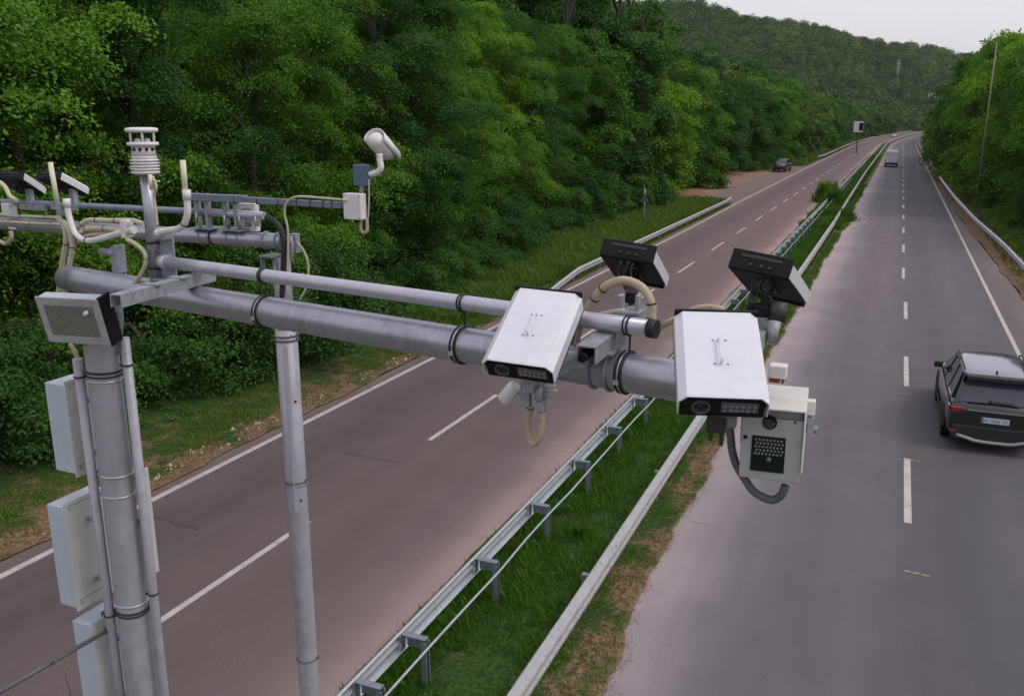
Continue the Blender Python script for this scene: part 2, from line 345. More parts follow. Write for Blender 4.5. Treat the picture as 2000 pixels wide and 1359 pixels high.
def groundmat(name, mode):
    m = bpy.data.materials.new(name); m.use_nodes = True; n = m.node_tree; L = n.links; p = n.nodes['Principled BSDF']; p.inputs['Roughness'].default_value = .95
    p.inputs['Specular IOR Level'].default_value = .1
    t = n.nodes.new('ShaderNodeTexCoord')
    a = n.nodes.new('ShaderNodeTexNoise'); a.inputs['Scale'].default_value = 1.1; a.inputs['Detail'].default_value = 8; a.inputs['Roughness'].default_value = .65; L.new(t.outputs['Object'], a.inputs['Vector'])
    b = n.nodes.new('ShaderNodeTexNoise'); b.inputs['Scale'].default_value = 14; b.inputs['Detail'].default_value = 5; L.new(t.outputs['Object'], b.inputs['Vector'])
    g = n.nodes.new('ShaderNodeValToRGB'); g.color_ramp.elements[0].position = .3; g.color_ramp.elements[0].color = (.022, .05, .012, 1); g.color_ramp.elements[1].position = .7; g.color_ramp.elements[1].color = (.06, .11, .025, 1); L.new(b.outputs[0], g.inputs[0])
    d = n.nodes.new('ShaderNodeValToRGB'); d.color_ramp.elements[0].position = .3; d.color_ramp.elements[0].color = (.11, .065, .035, 1); d.color_ramp.elements[1].position = .8; d.color_ramp.elements[1].color = (.32, .22, .14, 1); L.new(b.outputs[0], d.inputs[0])
    sx = n.nodes.new('ShaderNodeSeparateXYZ'); L.new(t.outputs['Object'], sx.inputs[0])
    r = n.nodes.new('ShaderNodeMapRange')
    if mode == 'median': r.inputs['From Min'].default_value = -3.95; r.inputs['From Max'].default_value = -3.2; r.inputs['To Min'].default_value = -.12; r.inputs['To Max'].default_value = .11
    elif mode == 'left': r.inputs['From Min'].default_value = -15.0; r.inputs['From Max'].default_value = -12.9; r.inputs['To Min'].default_value = -.02; r.inputs['To Max'].default_value = .15
    elif mode == 'right': r.inputs['From Min'].default_value = 6.6; r.inputs['From Max'].default_value = 5.0; r.inputs['To Min'].default_value = -.06; r.inputs['To Max'].default_value = .32
    elif mode == 'dirt': r.inputs['From Min'].default_value = -30; r.inputs['From Max'].default_value = 0; r.inputs['To Min'].default_value = .5; r.inputs['To Max'].default_value = .5
    else: r.inputs['From Min'].default_value = -1; r.inputs['From Max'].default_value = 1; r.inputs['To Min'].default_value = -.12; r.inputs['To Max'].default_value = -.12
    L.new(sx.outputs[0], r.inputs[0])
    s = n.nodes.new('ShaderNodeMath'); s.operation = 'ADD'; L.new(a.outputs[0], s.inputs[0]); L.new(r.outputs[0], s.inputs[1])
    k = n.nodes.new('ShaderNodeValToRGB'); k.color_ramp.elements[0].position = .5; k.color_ramp.elements[1].position = .64; L.new(s.outputs[0], k.inputs[0])
    x = n.nodes.new('ShaderNodeMix'); x.data_type = 'RGBA'; L.new(k.outputs[0], x.inputs['Factor']); L.new(g.outputs[0], x.inputs['A']); L.new(d.outputs[0], x.inputs['B'])
    L.new(x.outputs['Result'], p.inputs['Base Color'])
    bu = n.nodes.new('ShaderNodeBump'); bu.inputs['Strength'].default_value = .8; bu.inputs['Distance'].default_value = .06; L.new(b.outputs[0], bu.inputs['Height']); L.new(bu.outputs[0], p.inputs['Normal'])
    return m

# ------------------------------------------------------------------ terrain
def sstep(t): t = max(0., min(1., t)); return t * t * (3 - 2 * t)
def hz(x, y):
    z = 0.
    if x < -24: z = min(12., (-24 - x) * .22) * (1 - sstep((y - 260) / 160))
    if x > 13: z = min(8., (x - 13) * .12)
    ys = lerp([-400, -60, -15, 40], [360, 470, 700, 760], x)
    top = lerp([-900, -400, -200, -30, 60, 300], [165, 128, 110, 80, 58, 38], x) + 3 * math.sin(x * .021) + 2.5 * math.sin(x * .057 + 1)
    ye = lerp([-400, -60, 40], [960, 1040, 1120], x)
    h = top * sstep((y - ys) / max(60, (ye - ys)))
    # a lower knoll in front of the ridge
    k = 10 * math.exp(-(((x + 120) / 110) ** 2 + ((y - 560) / 120) ** 2))
    return max(z, 0) + h + k * (1 if x < -40 else sstep((-15 - x) / 25))
gx = [-900, -700, -550, -450, -380, -330, -290, -255, -225, -200, -175, -150, -130, -110, -95, -80, -68, -58, -50, -42, -36, -30, -26, -24, -20, -16, -13, -9, -5, 0, 5, 9, 13, 18, 24, 32, 42, 55, 70, 90, 120, 160, 220, 320, 500, 900]
gy = [-300, -150, -80, -40, -20, 0, 20, 40, 60, 80, 100, 130, 160, 200, 240, 280, 320, 360, 400, 440, 480, 520, 560, 600, 650, 700, 750, 800, 850, 900, 950, 1000, 1060, 1120, 1200, 1300, 1500, 1900, 2600]
V = [(x, y, hz(x, y) - .03) for y in gy for x in gx]; nx_ = len(gx)
mb = MB(); mb.add(V, [(j * nx_ + i, j * nx_ + i + 1, (j + 1) * nx_ + i + 1, (j + 1) * nx_ + i) for j in range(len(gy) - 1) for i in range(nx_ - 1)], True)
tag(mb.build('ground', groundmat('wood_floor_ground', 'plain')), 'green and brown ground under the woods rising to a hill', None, kind='structure')

rs = random.Random(5)
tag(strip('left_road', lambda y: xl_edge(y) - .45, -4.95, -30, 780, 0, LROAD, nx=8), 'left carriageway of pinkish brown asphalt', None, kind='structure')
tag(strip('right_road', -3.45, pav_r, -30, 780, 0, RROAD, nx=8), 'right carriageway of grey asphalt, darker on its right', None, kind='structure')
# planted median and verges lie over the asphalt edge with a ragged border
def ragged(base, amp, seed):
    ph = [random.Random(seed + i).random() * 6.28 for i in range(6)]; fr = [.35, .9, 1.9, 3.7, 7.1, 11.]; am = [1, .8, .5, .4, .3, .25]
    return lambda y: (base(y) if callable(base) else base) + amp * sum(a * math.sin(f * y + p) for a, f, p in zip(am, fr, ph))
med_r = ragged(lambda y: lerp([0, 9, 15, 20, 35, 60, 66, 70, 75, 130, 200], [-2.68, -2.75, -3.0, -3.05, -3.0, -2.98, -2.7, -2.7, -3.0, -3.1, -3.1], y), .055, 1)
tag(strip('median', ragged(-5.84, .02, 21), med_r, -20, 110, lambda x, y: .035 + .05 * math.exp(-((x + 4.2) / .8) ** 2), groundmat('median_soil', 'median'), nx=10, step=.22), 'grassy median strip with a bare brown edge along the right road', None, kind='structure')
tag(strip('median_far', -5.75, -3.0, 110, 780, .035, bpy.data.materials['median_soil'], nx=4), 'far stretch of the grassy median', None, kind='structure')
verl = ragged(lambda y: xl_edge(y) - .38, .06, 9)
tag(strip('left_verge', -24, verl, -20, 78.5, lambda x, y: .03 + .03 * math.sin(y * .8 + x) * (1 if x < -13.2 else 0) + (.0 if x > -13.6 else .03), groundmat('left_verge_soil', 'left'), nx=40, step=.3), 'left verge of short grass, earth and stones', None, kind='structure')
tag(strip('left_verge_far', -24, lambda y: xl_edge(y) - .4, 150, 780, .03, bpy.data.materials['left_verge_soil'], nx=6), 'far left verge', None, kind='structure')
lay = ragged(lambda y: lerp([78.5, 84, 92, 108, 125, 140, 150], [-13.5, -16.2, -18.2, -19.8, -19.3, -17.0, -14.2], y), .12, 4)
LAYM = asphalt('layby_asphalt', [(-20, (150, 124, 104)), (-17.4, (138, 116, 104)), (-15.8, (120, 106, 101)), (-12.8, (110, 99, 96))], [(0, (1, 1, 1)), (100, (1.12, 1.04, 1.)), (150, (1.15, 1.06, 1.))])
tag(strip('layby', lambda y: lay(y) - .0, lambda y: xl_edge(y) - .38, 78.5, 150, .012, LAYM, nx=4, step=.7), 'dusty lay-by beside the left road', None, kind='structure')
DIRTM = mat('bare_red_earth', srgb(146, 110, 82), .95, 0, .25, 2, stain=srgb(118, 76, 52), stain_amt=.7, stain_scale=1.2)
tag(strip('layby_earth', -24, lay, 78.5, 150, .02, DIRTM, nx=3, step=.7), 'bare reddish earth along the lay-by', None, kind='structure')
verr = ragged(lambda y: pav_r(y) + .02, .06, 14)
tag(strip('right_verge', verr, 15, -20, 170, .03, groundmat('right_verge_soil', 'right'), nx=20, step=.5), 'right verge of rough grass and earth', None, kind='structure')
tag(strip('right_verge_far', pav_r, 15, 170, 780, .03, bpy.data.materials['right_verge_soil'], nx=6), 'far right verge', None, kind='structure')
# painted lines
def line(x, y0, y1, wd=.13, m=LINEP, name='road_marking', lab='worn white line painted on the road', z=.005):
    return tag(strip(name, lambda y: (x(y) if callable(x) else x) - wd / 2, lambda y: (x(y) if callable(x) else x) + wd / 2, y0, y1, z, m), lab, None, kind='structure')
line(lambda y: xl_edge(y), -20, 760, .15, lab='solid white edge line of the left road')
line(4.0, -20, 760, .13, lab='solid white edge line on the right of the right road')
y = -8.2
while y < 500: line(-9.17, y, y + 3.7, .12, lab='white lane dash of the left road'); y += 8.25
y = -11.4
while y < 520: line(.78 if y < 40 else .7, y, y + 3.4, .13, lab='white lane dash of the right road'); y += 9.2
for (u0, v0, u1, v1) in ((1755, 896, 1797, 900), (1350, 1016, 1392, 1023), (1765, 1114, 1818, 1125), (1747, 767, 1782, 769), (1095, 879, 1117, 882)):
    a = onz(u0, v0, .008); b = onz(u1, v1, .008); d = (b - a).normalized(); s_ = Vector((-d.y, d.x, 0)) * .022
    mb = MB(); N = 8; vs = []
    for i in range(N + 1):
        p = a.lerp(b, i / N) + s_ * .5 * math.sin(i * 1.7); k = .7 + .5 * math.sin(i * 2.3 + u0); vs += [p - s_ * k, p + s_ * k]
    mb.add(vs, [(2 * i, 2 * i + 1, 2 * i + 3, 2 * i + 2) for i in range(N)]); tag(mb.build('road_marking', YELP), 'short faded yellow mark across the lane', None, kind='structure')
TAR = mat('dark_tar_seal', srgb(80, 73, 72), .8, 0, .2, 20)
for (u0, v0, u1, v1, wd) in ((672, 884, 780, 902, .018), (300, 1008, 390, 1032, .035)):
    a = onz(u0, v0, .006); b = onz(u1, v1, .006); d = (b - a).normalized(); s_ = Vector((-d.y, d.x, 0))
    vs = []; N = 14
    for i in range(N + 1):
        p = a.lerp(b, i / N) + s_ * .03 * math.sin(i * 1.9 + u0); k = wd * (.5 + .5 * math.sin(math.pi * i / N) + .25 * math.sin(i * 3.1)); vs += [p - s_ * k, p + s_ * k]
    mb = MB(); mb.add(vs, [(2 * i, 2 * i + 1, 2 * i + 3, 2 * i + 2) for i in range(N)]); tag(mb.build('road_crack', TAR), 'dark sealed crack across the left road', None, kind='structure')

# ------------------------------------------------------------------ thin air haze over the far hill
mh = bpy.data.materials.new('haze_air'); mh.use_nodes = True; nh = mh.node_tree; nh.nodes.clear()
oh = nh.nodes.new('ShaderNodeOutputMaterial'); vh = nh.nodes.new('ShaderNodeVolumePrincipled'); vh.inputs['Color'].default_value = (.80, .86, .92, 1)
vh.inputs['Density'].default_value = HAZE_DENSITY; vh.inputs['Anisotropy'].default_value = .2; nh.links.new(vh.outputs[0], oh.inputs['Volume'])
hb = MB(); hb.box((0, 1200, 98), (1900, 3050, 210)); tag(hb.build('haze', mh), 'thin air haze over the valley', None, kind='stuff')

# ------------------------------------------------------------------ trees and plants
def leaves(P, Nn, size, rng, tint, asp=.55, jit=.55):
    """one pointed leaf (diamond) per row of P, facing roughly Nn"""
    n = len(P); N = Nn + rng.normal(0, jit, (n, 3)); N /= np.linalg.norm(N, axis=1)[:, None] + 1e-9
    D = rng.normal(0, 1, (n, 3)); D -= (D * N).sum(1)[:, None] * N; D[:, 2] -= .35; D -= (D * N).sum(1)[:, None] * N; D /= np.linalg.norm(D, axis=1)[:, None] + 1e-9
    W = np.cross(N, D); s = (size * rng.uniform(.6, 1.35, n))[:, None]
    V = np.empty((n, 4, 3)); V[:, 0] = P; V[:, 1] = P + D * s * .5 + W * s * asp * .5; V[:, 2] = P + D * s; V[:, 3] = P + D * s * .5 - W * s * asp * .5
    return V.reshape(-1, 3), np.arange(n * 4).reshape(-1, 4), np.repeat(tint, 4)
def crown(seed, h, r, zb, ncl, nleaf, size, rc=.6, lobes=16, flat=.3, top=.8):
    rng = np.random.default_rng(seed); LC = []; LR = []
    for i in range(lobes):
        t = (i + .5) / lobes; z = zb + (h - zb) * (t ** .9) * .94
        q = (z - zb) / (h - zb); prof = (math.sin(math.pi * min(1, (q * .82 + .16))) ** .6) if q < .99 else .3
        a = i * 2.4 + rng.uniform(-.6, .6); rr = r * prof * rng.uniform(.35, .72)
        LC.append((math.cos(a) * rr, math.sin(a) * rr, z)); LR.append(r * rng.uniform(.26, .56) * (.65 + .45 * prof) * (1 - .3 * q))
    LC.append((rng.uniform(-.1, .1) * r, rng.uniform(-.1, .1) * r, h - r * .35)); LR.append(r * .33)
    LC = np.array(LC); LR = np.array(LR); nsub = max(40, int(ncl / 11)); pk = rng.choice(len(LC), nsub, p=(LR ** 2) / (LR ** 2).sum())
    e = rng.normal(0, 1, (nsub, 3)); e[:, 2] += .2; e /= np.linalg.norm(e, axis=1)[:, None]
    SC = LC[pk] + e * np.array([1, 1, .85]) * (LR[pk] * rng.uniform(.75, 1.02, nsub))[:, None]; SR = rc * rng.uniform(.7, 2.2, nsub)
    pk = rng.choice(nsub, ncl, p=(SR ** 2) / (SR ** 2).sum())
    d = rng.normal(0, 1, (ncl, 3)) + e[pk] * .7; d[:, 2] = np.where(d[:, 2] < -.3, -d[:, 2] * .6, d[:, 2]); d /= np.linalg.norm(d, axis=1)[:, None]
    cp = SC[pk] + d * np.array([1.12, 1.12, .5]) * (SR[pk] * rng.uniform(.45, 1.45, ncl))[:, None]; SUBT = rng.uniform(0, 1, nsub)[pk]
    cp[:, 2] = np.maximum(cp[:, 2], .15)
    up = np.array([0, 0, 1.]); rad = cp.copy(); rad[:, 2] = 0; rad /= np.linalg.norm(rad, axis=1)[:, None] + 1e-6
    cn = d * .55 + up * top + rad * .25; cn /= np.linalg.norm(cn, axis=1)[:, None]
    # leaf positions round each clump: flattened, drooping sprays
    k = nleaf; n = ncl * k; a = rng.normal(0, 1, (n, 3)); CN = np.repeat(cn, k, 0); a -= (a * CN).sum(1)[:, None] * CN * (1 - flat)
    rcs = np.repeat(rc * rng.uniform(.6, 1.35, ncl), k)[:, None]; a *= rcs * .55
    P = np.repeat(cp, k, 0) + a; P[:, 2] -= .35 * (a[:, 0] ** 2 + a[:, 1] ** 2) / rcs[:, 0]; P[:, 2] = np.maximum(P[:, 2], .05)
    ti = np.repeat(rng.uniform(0, 1, ncl) * .35 + SUBT * .45, k) + rng.uniform(0, .2, n)
    return leaves(P, CN, size, rng, ti), LC, LR
def trunk_mesh(seed, h, r, zb, LC, r0):
    rng = random.Random(seed); mb = MB(); base = Vector((0, 0, 0)); pts = [Vector((0, 0, -.3))]
    for i in range(1, 7): pts.append(Vector((rng.uniform(-.15, .15) * i * .4, rng.uniform(-.15, .15) * i * .4, h * .8 * i / 6)))
    mb.tube(pts, [r0 * (1.15 - .15 * i) for i in range(7)], 8)
    for c in LC[::1]:
        c = Vector(c); z = max(.5, c.z - rng.uniform(.15, .3) * h * .6); t = z / (h * .8) * 6; i = min(5, int(t)); b = pts[i].lerp(pts[min(6, i + 1)], min(1, t - i)) if i < 6 else pts[6]
        m_ = b.lerp(c, .5) + Vector((0, 0, .25)); mb.tube([b, m_, c], [r0 * .42, r0 * .28, r0 * .08], 5, cap=False)
    return mb
PROTO = {}
def make_tree(key, seed, h, r, zb, ncl, nleaf, size, m, rc=.6, lobes=16, name='tree', top=.8, flat=.3):
    t = thing(name, 'tree', 'tree')
    (Vv, Ff, ti), LC, LR = crown(seed, h, r, zb, ncl, nleaf, size, rc, lobes, flat, top)
    trunk_mesh(seed, h, r, zb, LC, .16 + .006 * h).build('trunk', BARK, t)
    npmesh('crown', Vv, Ff, m, ti, t)
    PROTO[key] = [t, False, h]; return t
# near kinds (15 m class), fine leaves
make_tree('n0', 11, 14, 4.4, 1.6, 1550, 90, .108, LEAF, .46, 24)
make_tree('n1', 12, 15, 4.0, 2.0, 1500, 90, .105, LEAFD, .46, 23)
make_tree('n2', 13, 13, 4.6, 1.4, 1550, 90, .11, LEAF, .5, 22, top=.7)
make_tree('n3', 14, 15.5, 3.6, 2.2, 1450, 88, .102, LEAFD, .44, 24)
make_tree('n4', 15, 14, 4.2, 1.5, 1500, 88, .11, LEAFY, .48, 22, top=.7)
# mid kinds
make_tree('m0', 21, 14.5, 4.4, .5, 760, 52, .26, LEAF, .75, 20)
make_tree('m1', 22, 15.5, 3.8, .6, 740, 52, .25, LEAFD, .72, 20)
make_tree('m2', 23, 13.5, 4.6, .4, 760, 52, .27, LEAFY, .78, 18, top=.7)
make_tree('m3', 24, 16.5, 3.0, .8, 700, 52, .24, LEAFD, .6, 22)
# far kinds
make_tree('f0', 31, 14.5, 4.6, .4, 380, 34, .50, LEAFD, .95, 16)
make_tree('f1', 32, 13.5, 4.6, .4, 380, 34, .50, LEAF, .95, 16)
make_tree('f2', 33, 15.5, 4.2, .4, 380, 34, .50, LEAFH, .9, 16)
# shrubs
make_tree('s0', 41, 2.6, 1.5, .1, 300, 60, .095, LEAFD, .32, 9, 'shrub')
make_tree('s1', 42, 2.0, 1.4, .1, 260, 60, .09, LEAFD, .30, 8, 'shrub')
make_tree('s2', 43, 3.4, 1.7, .1, 340, 60, .105, LEAFD, .36, 10, 'shrub')
def plant(key, x, y, sc, rz, label, group, cat='tree'):
    p = PROTO[key]; z = hz(x, y) - .05; scl = sc if isinstance(sc, tuple) else (sc, sc, sc)
    if not p[1]:
        o = p[0]; p[1] = True; o.location = (x, y, z); o.rotation_euler = (0, 0, rz); o.scale = scl; tag(o, label, cat, group)
    else:
        o = dup(p[0], (x, y, z), (0, 0, rz), label, scl, group); o['category'] = cat
    return o
ORD = ['first', 'second', 'third', 'fourth', 'fifth', 'sixth', 'seventh', 'eighth', 'ninth', 'tenth', 'eleventh', 'twelfth', 'thirteenth', 'fourteenth', 'fifteenth', 'sixteenth', 'seventeenth', 'eighteenth', 'nineteenth', 'twentieth']
ORD2 = ['twenty-' + q for q in ORD[:9]] + ['thirtieth'] + ['thirty-' + q for q in ORD[:9]] + ['fortieth']
def xb(y): return lerp([0, 11, 18, 25, 32, 40, 58, 66, 80, 104, 120, 150, 183, 260], [-15.4, -15.5, -15.3, -14.9, -15.8, -17.2, -18.6, -17.2, -17.0, -18.6, -18.0, -15.4, -14.6, -14.6], y)
rt = random.Random(77)
# front row on the left
y = 4.; i = 0; near = ['n0', 'n2', 'n1', 'n0', 'n3', 'n2', 'n0', 'n1']; keytone = {'0': 'bushy mid-green', '1': 'tall dark green', '2': 'broad spreading green', '3': 'slender dark', '4': 'bright yellow-green'}
while y < 62:
    k = near[i % len(near)]
    if 44 < y < 48: k = 'n4'
    sc = rt.uniform(.82, 1.02)
    plant(k, xb(y) - 3.6 - rt.uniform(0, 1.2), y, (sc, sc, sc * rt.uniform(.9, 1.05)), rt.uniform(0, 6.28), '%s tree, %s in the left wood\'s front row from the view\'s left edge' % (keytone[k[1]], ORD[min(i, 19)]), 'front row trees beside the left road'); i += 1
    y += rt.uniform(3.4, 4.6)
i = 0
y0s = y
while y < 300:
    k = rt.choice(['m0', 'm1', 'm0', 'm3', 'm1']) if y < 170 else rt.choice(['f0', 'f1', 'f2', 'f0'])
    if 76 < y < 84 or 92 < y < 96: k = 'm2'
    sc = rt.uniform(.78, 1.0) if y < 120 else rt.uniform(.7, .92)
    d = lerp([60, 170, 300], [3.9, 5.2, 7.5], y)
    if y < 76: lab = '%s tree behind the long left guard rail, %s before the lay-by' % (keytone.get(k[1]) , ORD[min(i, 19)])
    elif y < 152: lab = '%s tree behind the lay-by, %s from its near end' % (keytone[k[1]], ORD[max(0, min(19, i - 4))])
    else: lab = 'dense green roadside tree beyond the lay-by, %s of the left row from the near end' % (ORD + ORD2)[min(39, i)]
    if k[0] == 'm' and k[1] == '2': lab = 'bright yellow-green tree behind the lay-by, %s from its near end' % ORD[max(0, min(19, i - 4))]
    plant(k, xb(y) - 3.6 - rt.uniform(0, 1.5), y, (sc * 1.05, sc * 1.05, sc), rt.uniform(0, 6.28), lab, 'trees beyond and around the lay-by'); i += 1
    y += d * rt.uniform(.85, 1.15)
# back rows on the left
for row, (dx, y0, y1, st) in enumerate(((9.5, 2, 235, 5.2), (16.5, 2, 230, 6.4), (25, 0, 230, 7.5), (36, 0, 220, 9))):
    y = y0
    while y < y1:
        k = rt.choice(['m0', 'm1', 'm1', 'm2' if row == 0 else 'm0', 'm3']) if y < 70 else (rt.choice(['m1', 'm0', 'm3', 'f0']) if y < 120 else rt.choice(['f0', 'f1', 'f2']))
        sc = rt.uniform(.9, 1.15) * (lerp([40, 55, 78, 95], [1, 1.22, 1.22, 1.0], y) if row < 3 else 1)
        x = xb(min(y, 60) if y < 60 else y) - 3 - dx + rt.uniform(-1.5, 1.5)
        plant(k, x, y + rt.uniform(-1.5, 1.5), (sc * 1.05, sc * 1.05, sc), rt.uniform(0, 6.28), ['tree in the second row of the left wood, standing just behind the roadside trees', 'tree deep in the left wood, in its third row', 'tree far back in the left wood on rising ground', 'tree at the back of the left wood, only its top in view'][row], ['second row trees of the left wood', 'third row trees of the left wood', 'fourth row trees of the left wood', 'back trees of the left wood'][row])
        y += st * rt.uniform(.85, 1.2)
for n_i, (x, y, sc) in enumerate(((-21.8, 71.5, 1.22), (-22.0, 76.5, 1.20), (-22.6, 83, 1.16), (-24.5, 67, 1.25))):
    plant('m3', x, y, (sc, sc, sc), n_i * 1.7, 'very tall dark tree above the wood left of the lay-by, %s from left' % ORD[[1, 2, 3, 0][n_i]], 'tall slender trees above the left wood')
# left shrubs at the foot of the wood
y = 5.; i = 0
while y < 76:
    k = rt.choice(['s0', 's1', 's2']); plant(k, xb(y) - rt.uniform(.6, 2.4), y, rt.uniform(.55, 1.15), rt.uniform(0, 6.28), 'low leafy shrub at the left wood\'s foot, %s from the view\'s left edge' % (ORD + ORD2)[min(i, 39)], 'shrubs at the foot of the left wood', 'shrub'); i += 1
    y += rt.uniform(1.9, 3.2)
# right side trees
def xr(y): return lerp([40, 60, 70, 85, 98, 120, 150, 200, 300], [9.5, 8.6, 7.6, 6.8, 6.4, 6.1, 6.0, 6.0, 6.6], y)
y = 58.; i = 0
while y < 200:
    k = rt.choice(['m0', 'm1', 'm0']) if y < 130 else rt.choice(['f0', 'f1'])
    if 88 < y < 100: k = 'm2'
    sc = lerp([58, 75, 95, 120, 150, 200], [.80, .92, 1.08, 1.12, 1.0, .85], y) * rt.uniform(.95, 1.05)
    plant(k, xr(y) + 3.3, y, (sc * .9, sc * .9, sc), rt.uniform(0, 6.28), '%s tree, %s from the near end of the right roadside row' % (keytone[k[1]], (ORD + ORD2)[min(i, 39)]), 'trees along the right road'); i += 1
    y += rt.uniform(5, 7)
y = 60.
while y < 300:
    k = rt.choice(['m0', 'm1', 'm2']) if y < 120 else rt.choice(['f0', 'f1', 'f2'])
    sc = rt.uniform(.85, 1.1) * (.85 if y < 100 else 1); plant(k, xr(y) + 10 + rt.uniform(-1, 2), y, sc * (1 if y < 170 else .85), rt.uniform(0, 6.28), 'tree of the second row behind the right roadside trees', 'second row trees right of the road')
    y += rt.uniform(6, 8)
y = 205.
while y < 620:
    plant(rt.choice(['f0', 'f1', 'f2']), xr(y) + 2.6 + cy_(y) + rt.uniform(0, 2), y, rt.uniform(.6, .8), rt.uniform(0, 6.28), 'small far tree lining the right side of the distant bend', 'far trees on the right of the bend')
    y += rt.uniform(8, 11)
y = 300.
while y < 640:
    plant(rt.choice(['f0', 'f1', 'f2']), -19 + cy_(y) - rt.uniform(0, 3), y, rt.uniform(.75, .95), rt.uniform(0, 6.28), 'small far tree lining the left side of the distant bend', 'far trees on the left of the bend')
    y += rt.uniform(9, 12)
for y_, s_, x_ in ((52, 's2', 8.6), (56, 's0', 9.3), (61, 's1', 8.2), (66, 's2', 7.6), (72, 's0', 7.4), (80, 's1', 6.8), (88, 's0', 6.6), (97, 's2', 6.6), (47, 's1', 9.2), (49, 's0', 10.5)):
    plant(s_, x_ + .9, y_, rt.uniform(.8, 1.3), rt.uniform(0, 6.28), 'low leafy shrub behind the right guard rail', 'shrubs behind the right guard rail', 'shrub')
# hill wood: one mass
rng = np.random.default_rng(3); CP = []
for yy in np.arange(235, 1180, 10):
    for xx in np.arange(-460, 170, 10.0):
        x = xx + rng.uniform(-4.5, 4.5); y = yy + rng.uniform(-4.5, 4.5); az = math.degrees(math.atan2(x, y))
        if not (-27 < az < 9): continue
        c = cy_(y) if y < 790 else None
        if c is not None and y < 700 and -22 + c < x < 13 + c: continue
        if x > 60 and y < 400: continue
        CP.append((x, y, hz(x, y)))
CP = np.array(CP); nC = len(CP); K = 190
rr = rng.uniform(3.8, 7.6, nC); hh = rng.uniform(7.5, 15.5, nC)
d = rng.normal(0, 1, (nC * K, 3)); d[:, 2] = np.abs(d[:, 2]) * 1.1 - .25; d /= np.linalg.norm(d, axis=1)[:, None]
RR = np.repeat(rr, K)[:, None]; HH = np.repeat(hh, K)
bump = 1 + .22 * np.sin(d[:, 0] * 7 + np.repeat(rng.uniform(0, 6, nC), K)) * np.cos(d[:, 1] * 6)
P = np.repeat(CP, K, 0) + d * RR * bump[:, None] * rng.uniform(.8, 1.05, (nC * K, 1)); P[:, 2] += HH - RR[:, 0]
ti = np.repeat(np.clip(rng.uniform(0, 1, nC) ** 1.6 * .8 + .3 * np.sin(CP[:, 0] * .03 + 1) * np.sin(CP[:, 1] * .02), 0, 1), K) * .9 + rng.uniform(0, .1, nC * K)
Vv, Ff, tt = leaves(P, d + np.array([0, 0, .12]), 1.35, rng, ti, asp=.9, jit=.16)
tag(npmesh('hill_forest', Vv, Ff, LEAFH, tt), 'far wooded hillside closing the view above the road', None, kind='stuff')

# grass
def vnoise(x, y, sc, seed):
    G = np.random.default_rng(seed).uniform(0, 1, (97, 1009)); a = (x * sc) % 96; b = (y * sc) % 1008; i = a.astype(int); j = b.astype(int); u = a - i; v = b - j
    u = u * u * (3 - 2 * u); v = v * v * (3 - 2 * v); i2 = (i + 1) % 97; j2 = (j + 1) % 1009
    return G[i, j] * (1 - u) * (1 - v) + G[i2, j] * u * (1 - v) + G[i, j2] * (1 - u) * v + G[i2, j2] * u * v
def grass(name, regions, m, label, seed):
    rng = np.random.default_rng(seed); VV = []; TT = []
    for (fx0, fx1, y0, y1, n, h0, h1, wd) in regions:
        y = y0 + (y1 - y0) * rng.uniform(0, 1, n); a = np.array([fx0(q) if callable(fx0) else fx0 for q in y]); b = np.array([fx1(q) if callable(fx1) else fx1 for q in y])
        x = a + (b - a) * rng.uniform(0, 1, n)
        # clumps: keep more blades where a smooth field is high
        f = 3.2 * (vnoise(x, y, 1.1, seed) - .5) + 3.0 * (vnoise(x, y, 4.2, seed + 5) - .5); keep = f + rng.normal(0, 1.3, n) > -2.0
        x = x[keep]; y = y[keep]; f = f[keep]; k = len(x)
        z = np.full(k, .03); h = rng.uniform(h0, h1, k) * (1 + .22 * f); an = rng.uniform(0, 6.28, k); le = rng.uniform(.1, .6, k) * h
        t = np.stack([x + np.cos(an) * le, y + np.sin(an) * le, z + h], 1); wx = np.cos(an + 1.57) * wd * .5; wy = np.sin(an + 1.57) * wd * .5
        mid = np.stack([x + np.cos(an) * le * .35, y + np.sin(an) * le * .35, z + h * .6], 1)
        V = np.empty((k, 4, 3)); V[:, 0] = np.stack([x - wx, y - wy, z], 1); V[:, 1] = np.stack([x + wx, y + wy, z], 1); V[:, 2] = t; V[:, 3] = mid + np.stack([-wx * .9, -wy * .9, 0 * wx], 1)
        VV.append(V.reshape(-1, 3)); TT.append(np.repeat(np.clip(.4 + .18 * f + rng.normal(0, .2, k), 0, 1.2), 4))
    V = np.concatenate(VV); T = np.concatenate(TT); return tag(npmesh(name, V, np.arange(len(V)).reshape(-1, 4), m, T), label, None, kind='stuff')
grass('median_grass', [(-5.7, -3.6, 3, 30, 16000, .10, .26, .016), (-5.8, -3.72, 3, 26, 150000, .03, .10, .014), (-3.75, -3.4, 3, 30, 16000, .03, .09, .014), (-3.5, lambda y: med_r(y) - .04, 3, 30, 13000, .02, .07, .014), (-3.4, lambda y: med_r(y) - .04, 30, 108, 9000, .04, .14, .03), (-5.8, -3.5, 26, 62, 70000, .06, .18, .03), (-5.75, -3.2, 62, 78, 22000, .18, .45, .05), (-5.7, -3.5, 78, 200, 26000, .15, .4, .09)], GRASSM, 'green grass filling the median strip', 1)
grass('verge_grass', [(xb, -13.5, 3, 32, 42000, .03, .11, .020), (lambda y: xb(y) - 1, -13.6, 26, 80, 60000, .15, .55, .05), (-13.5, -12.95, 26, 78, 14000, .06, .16, .03), (6.2, 11, 30, 110, 50000, .15, .5, .05), (lambda y: -24, lambda y: -14, 150, 420, 30000, .3, .9, .2)], GRASSV, 'rough grass on the road verges', 2)
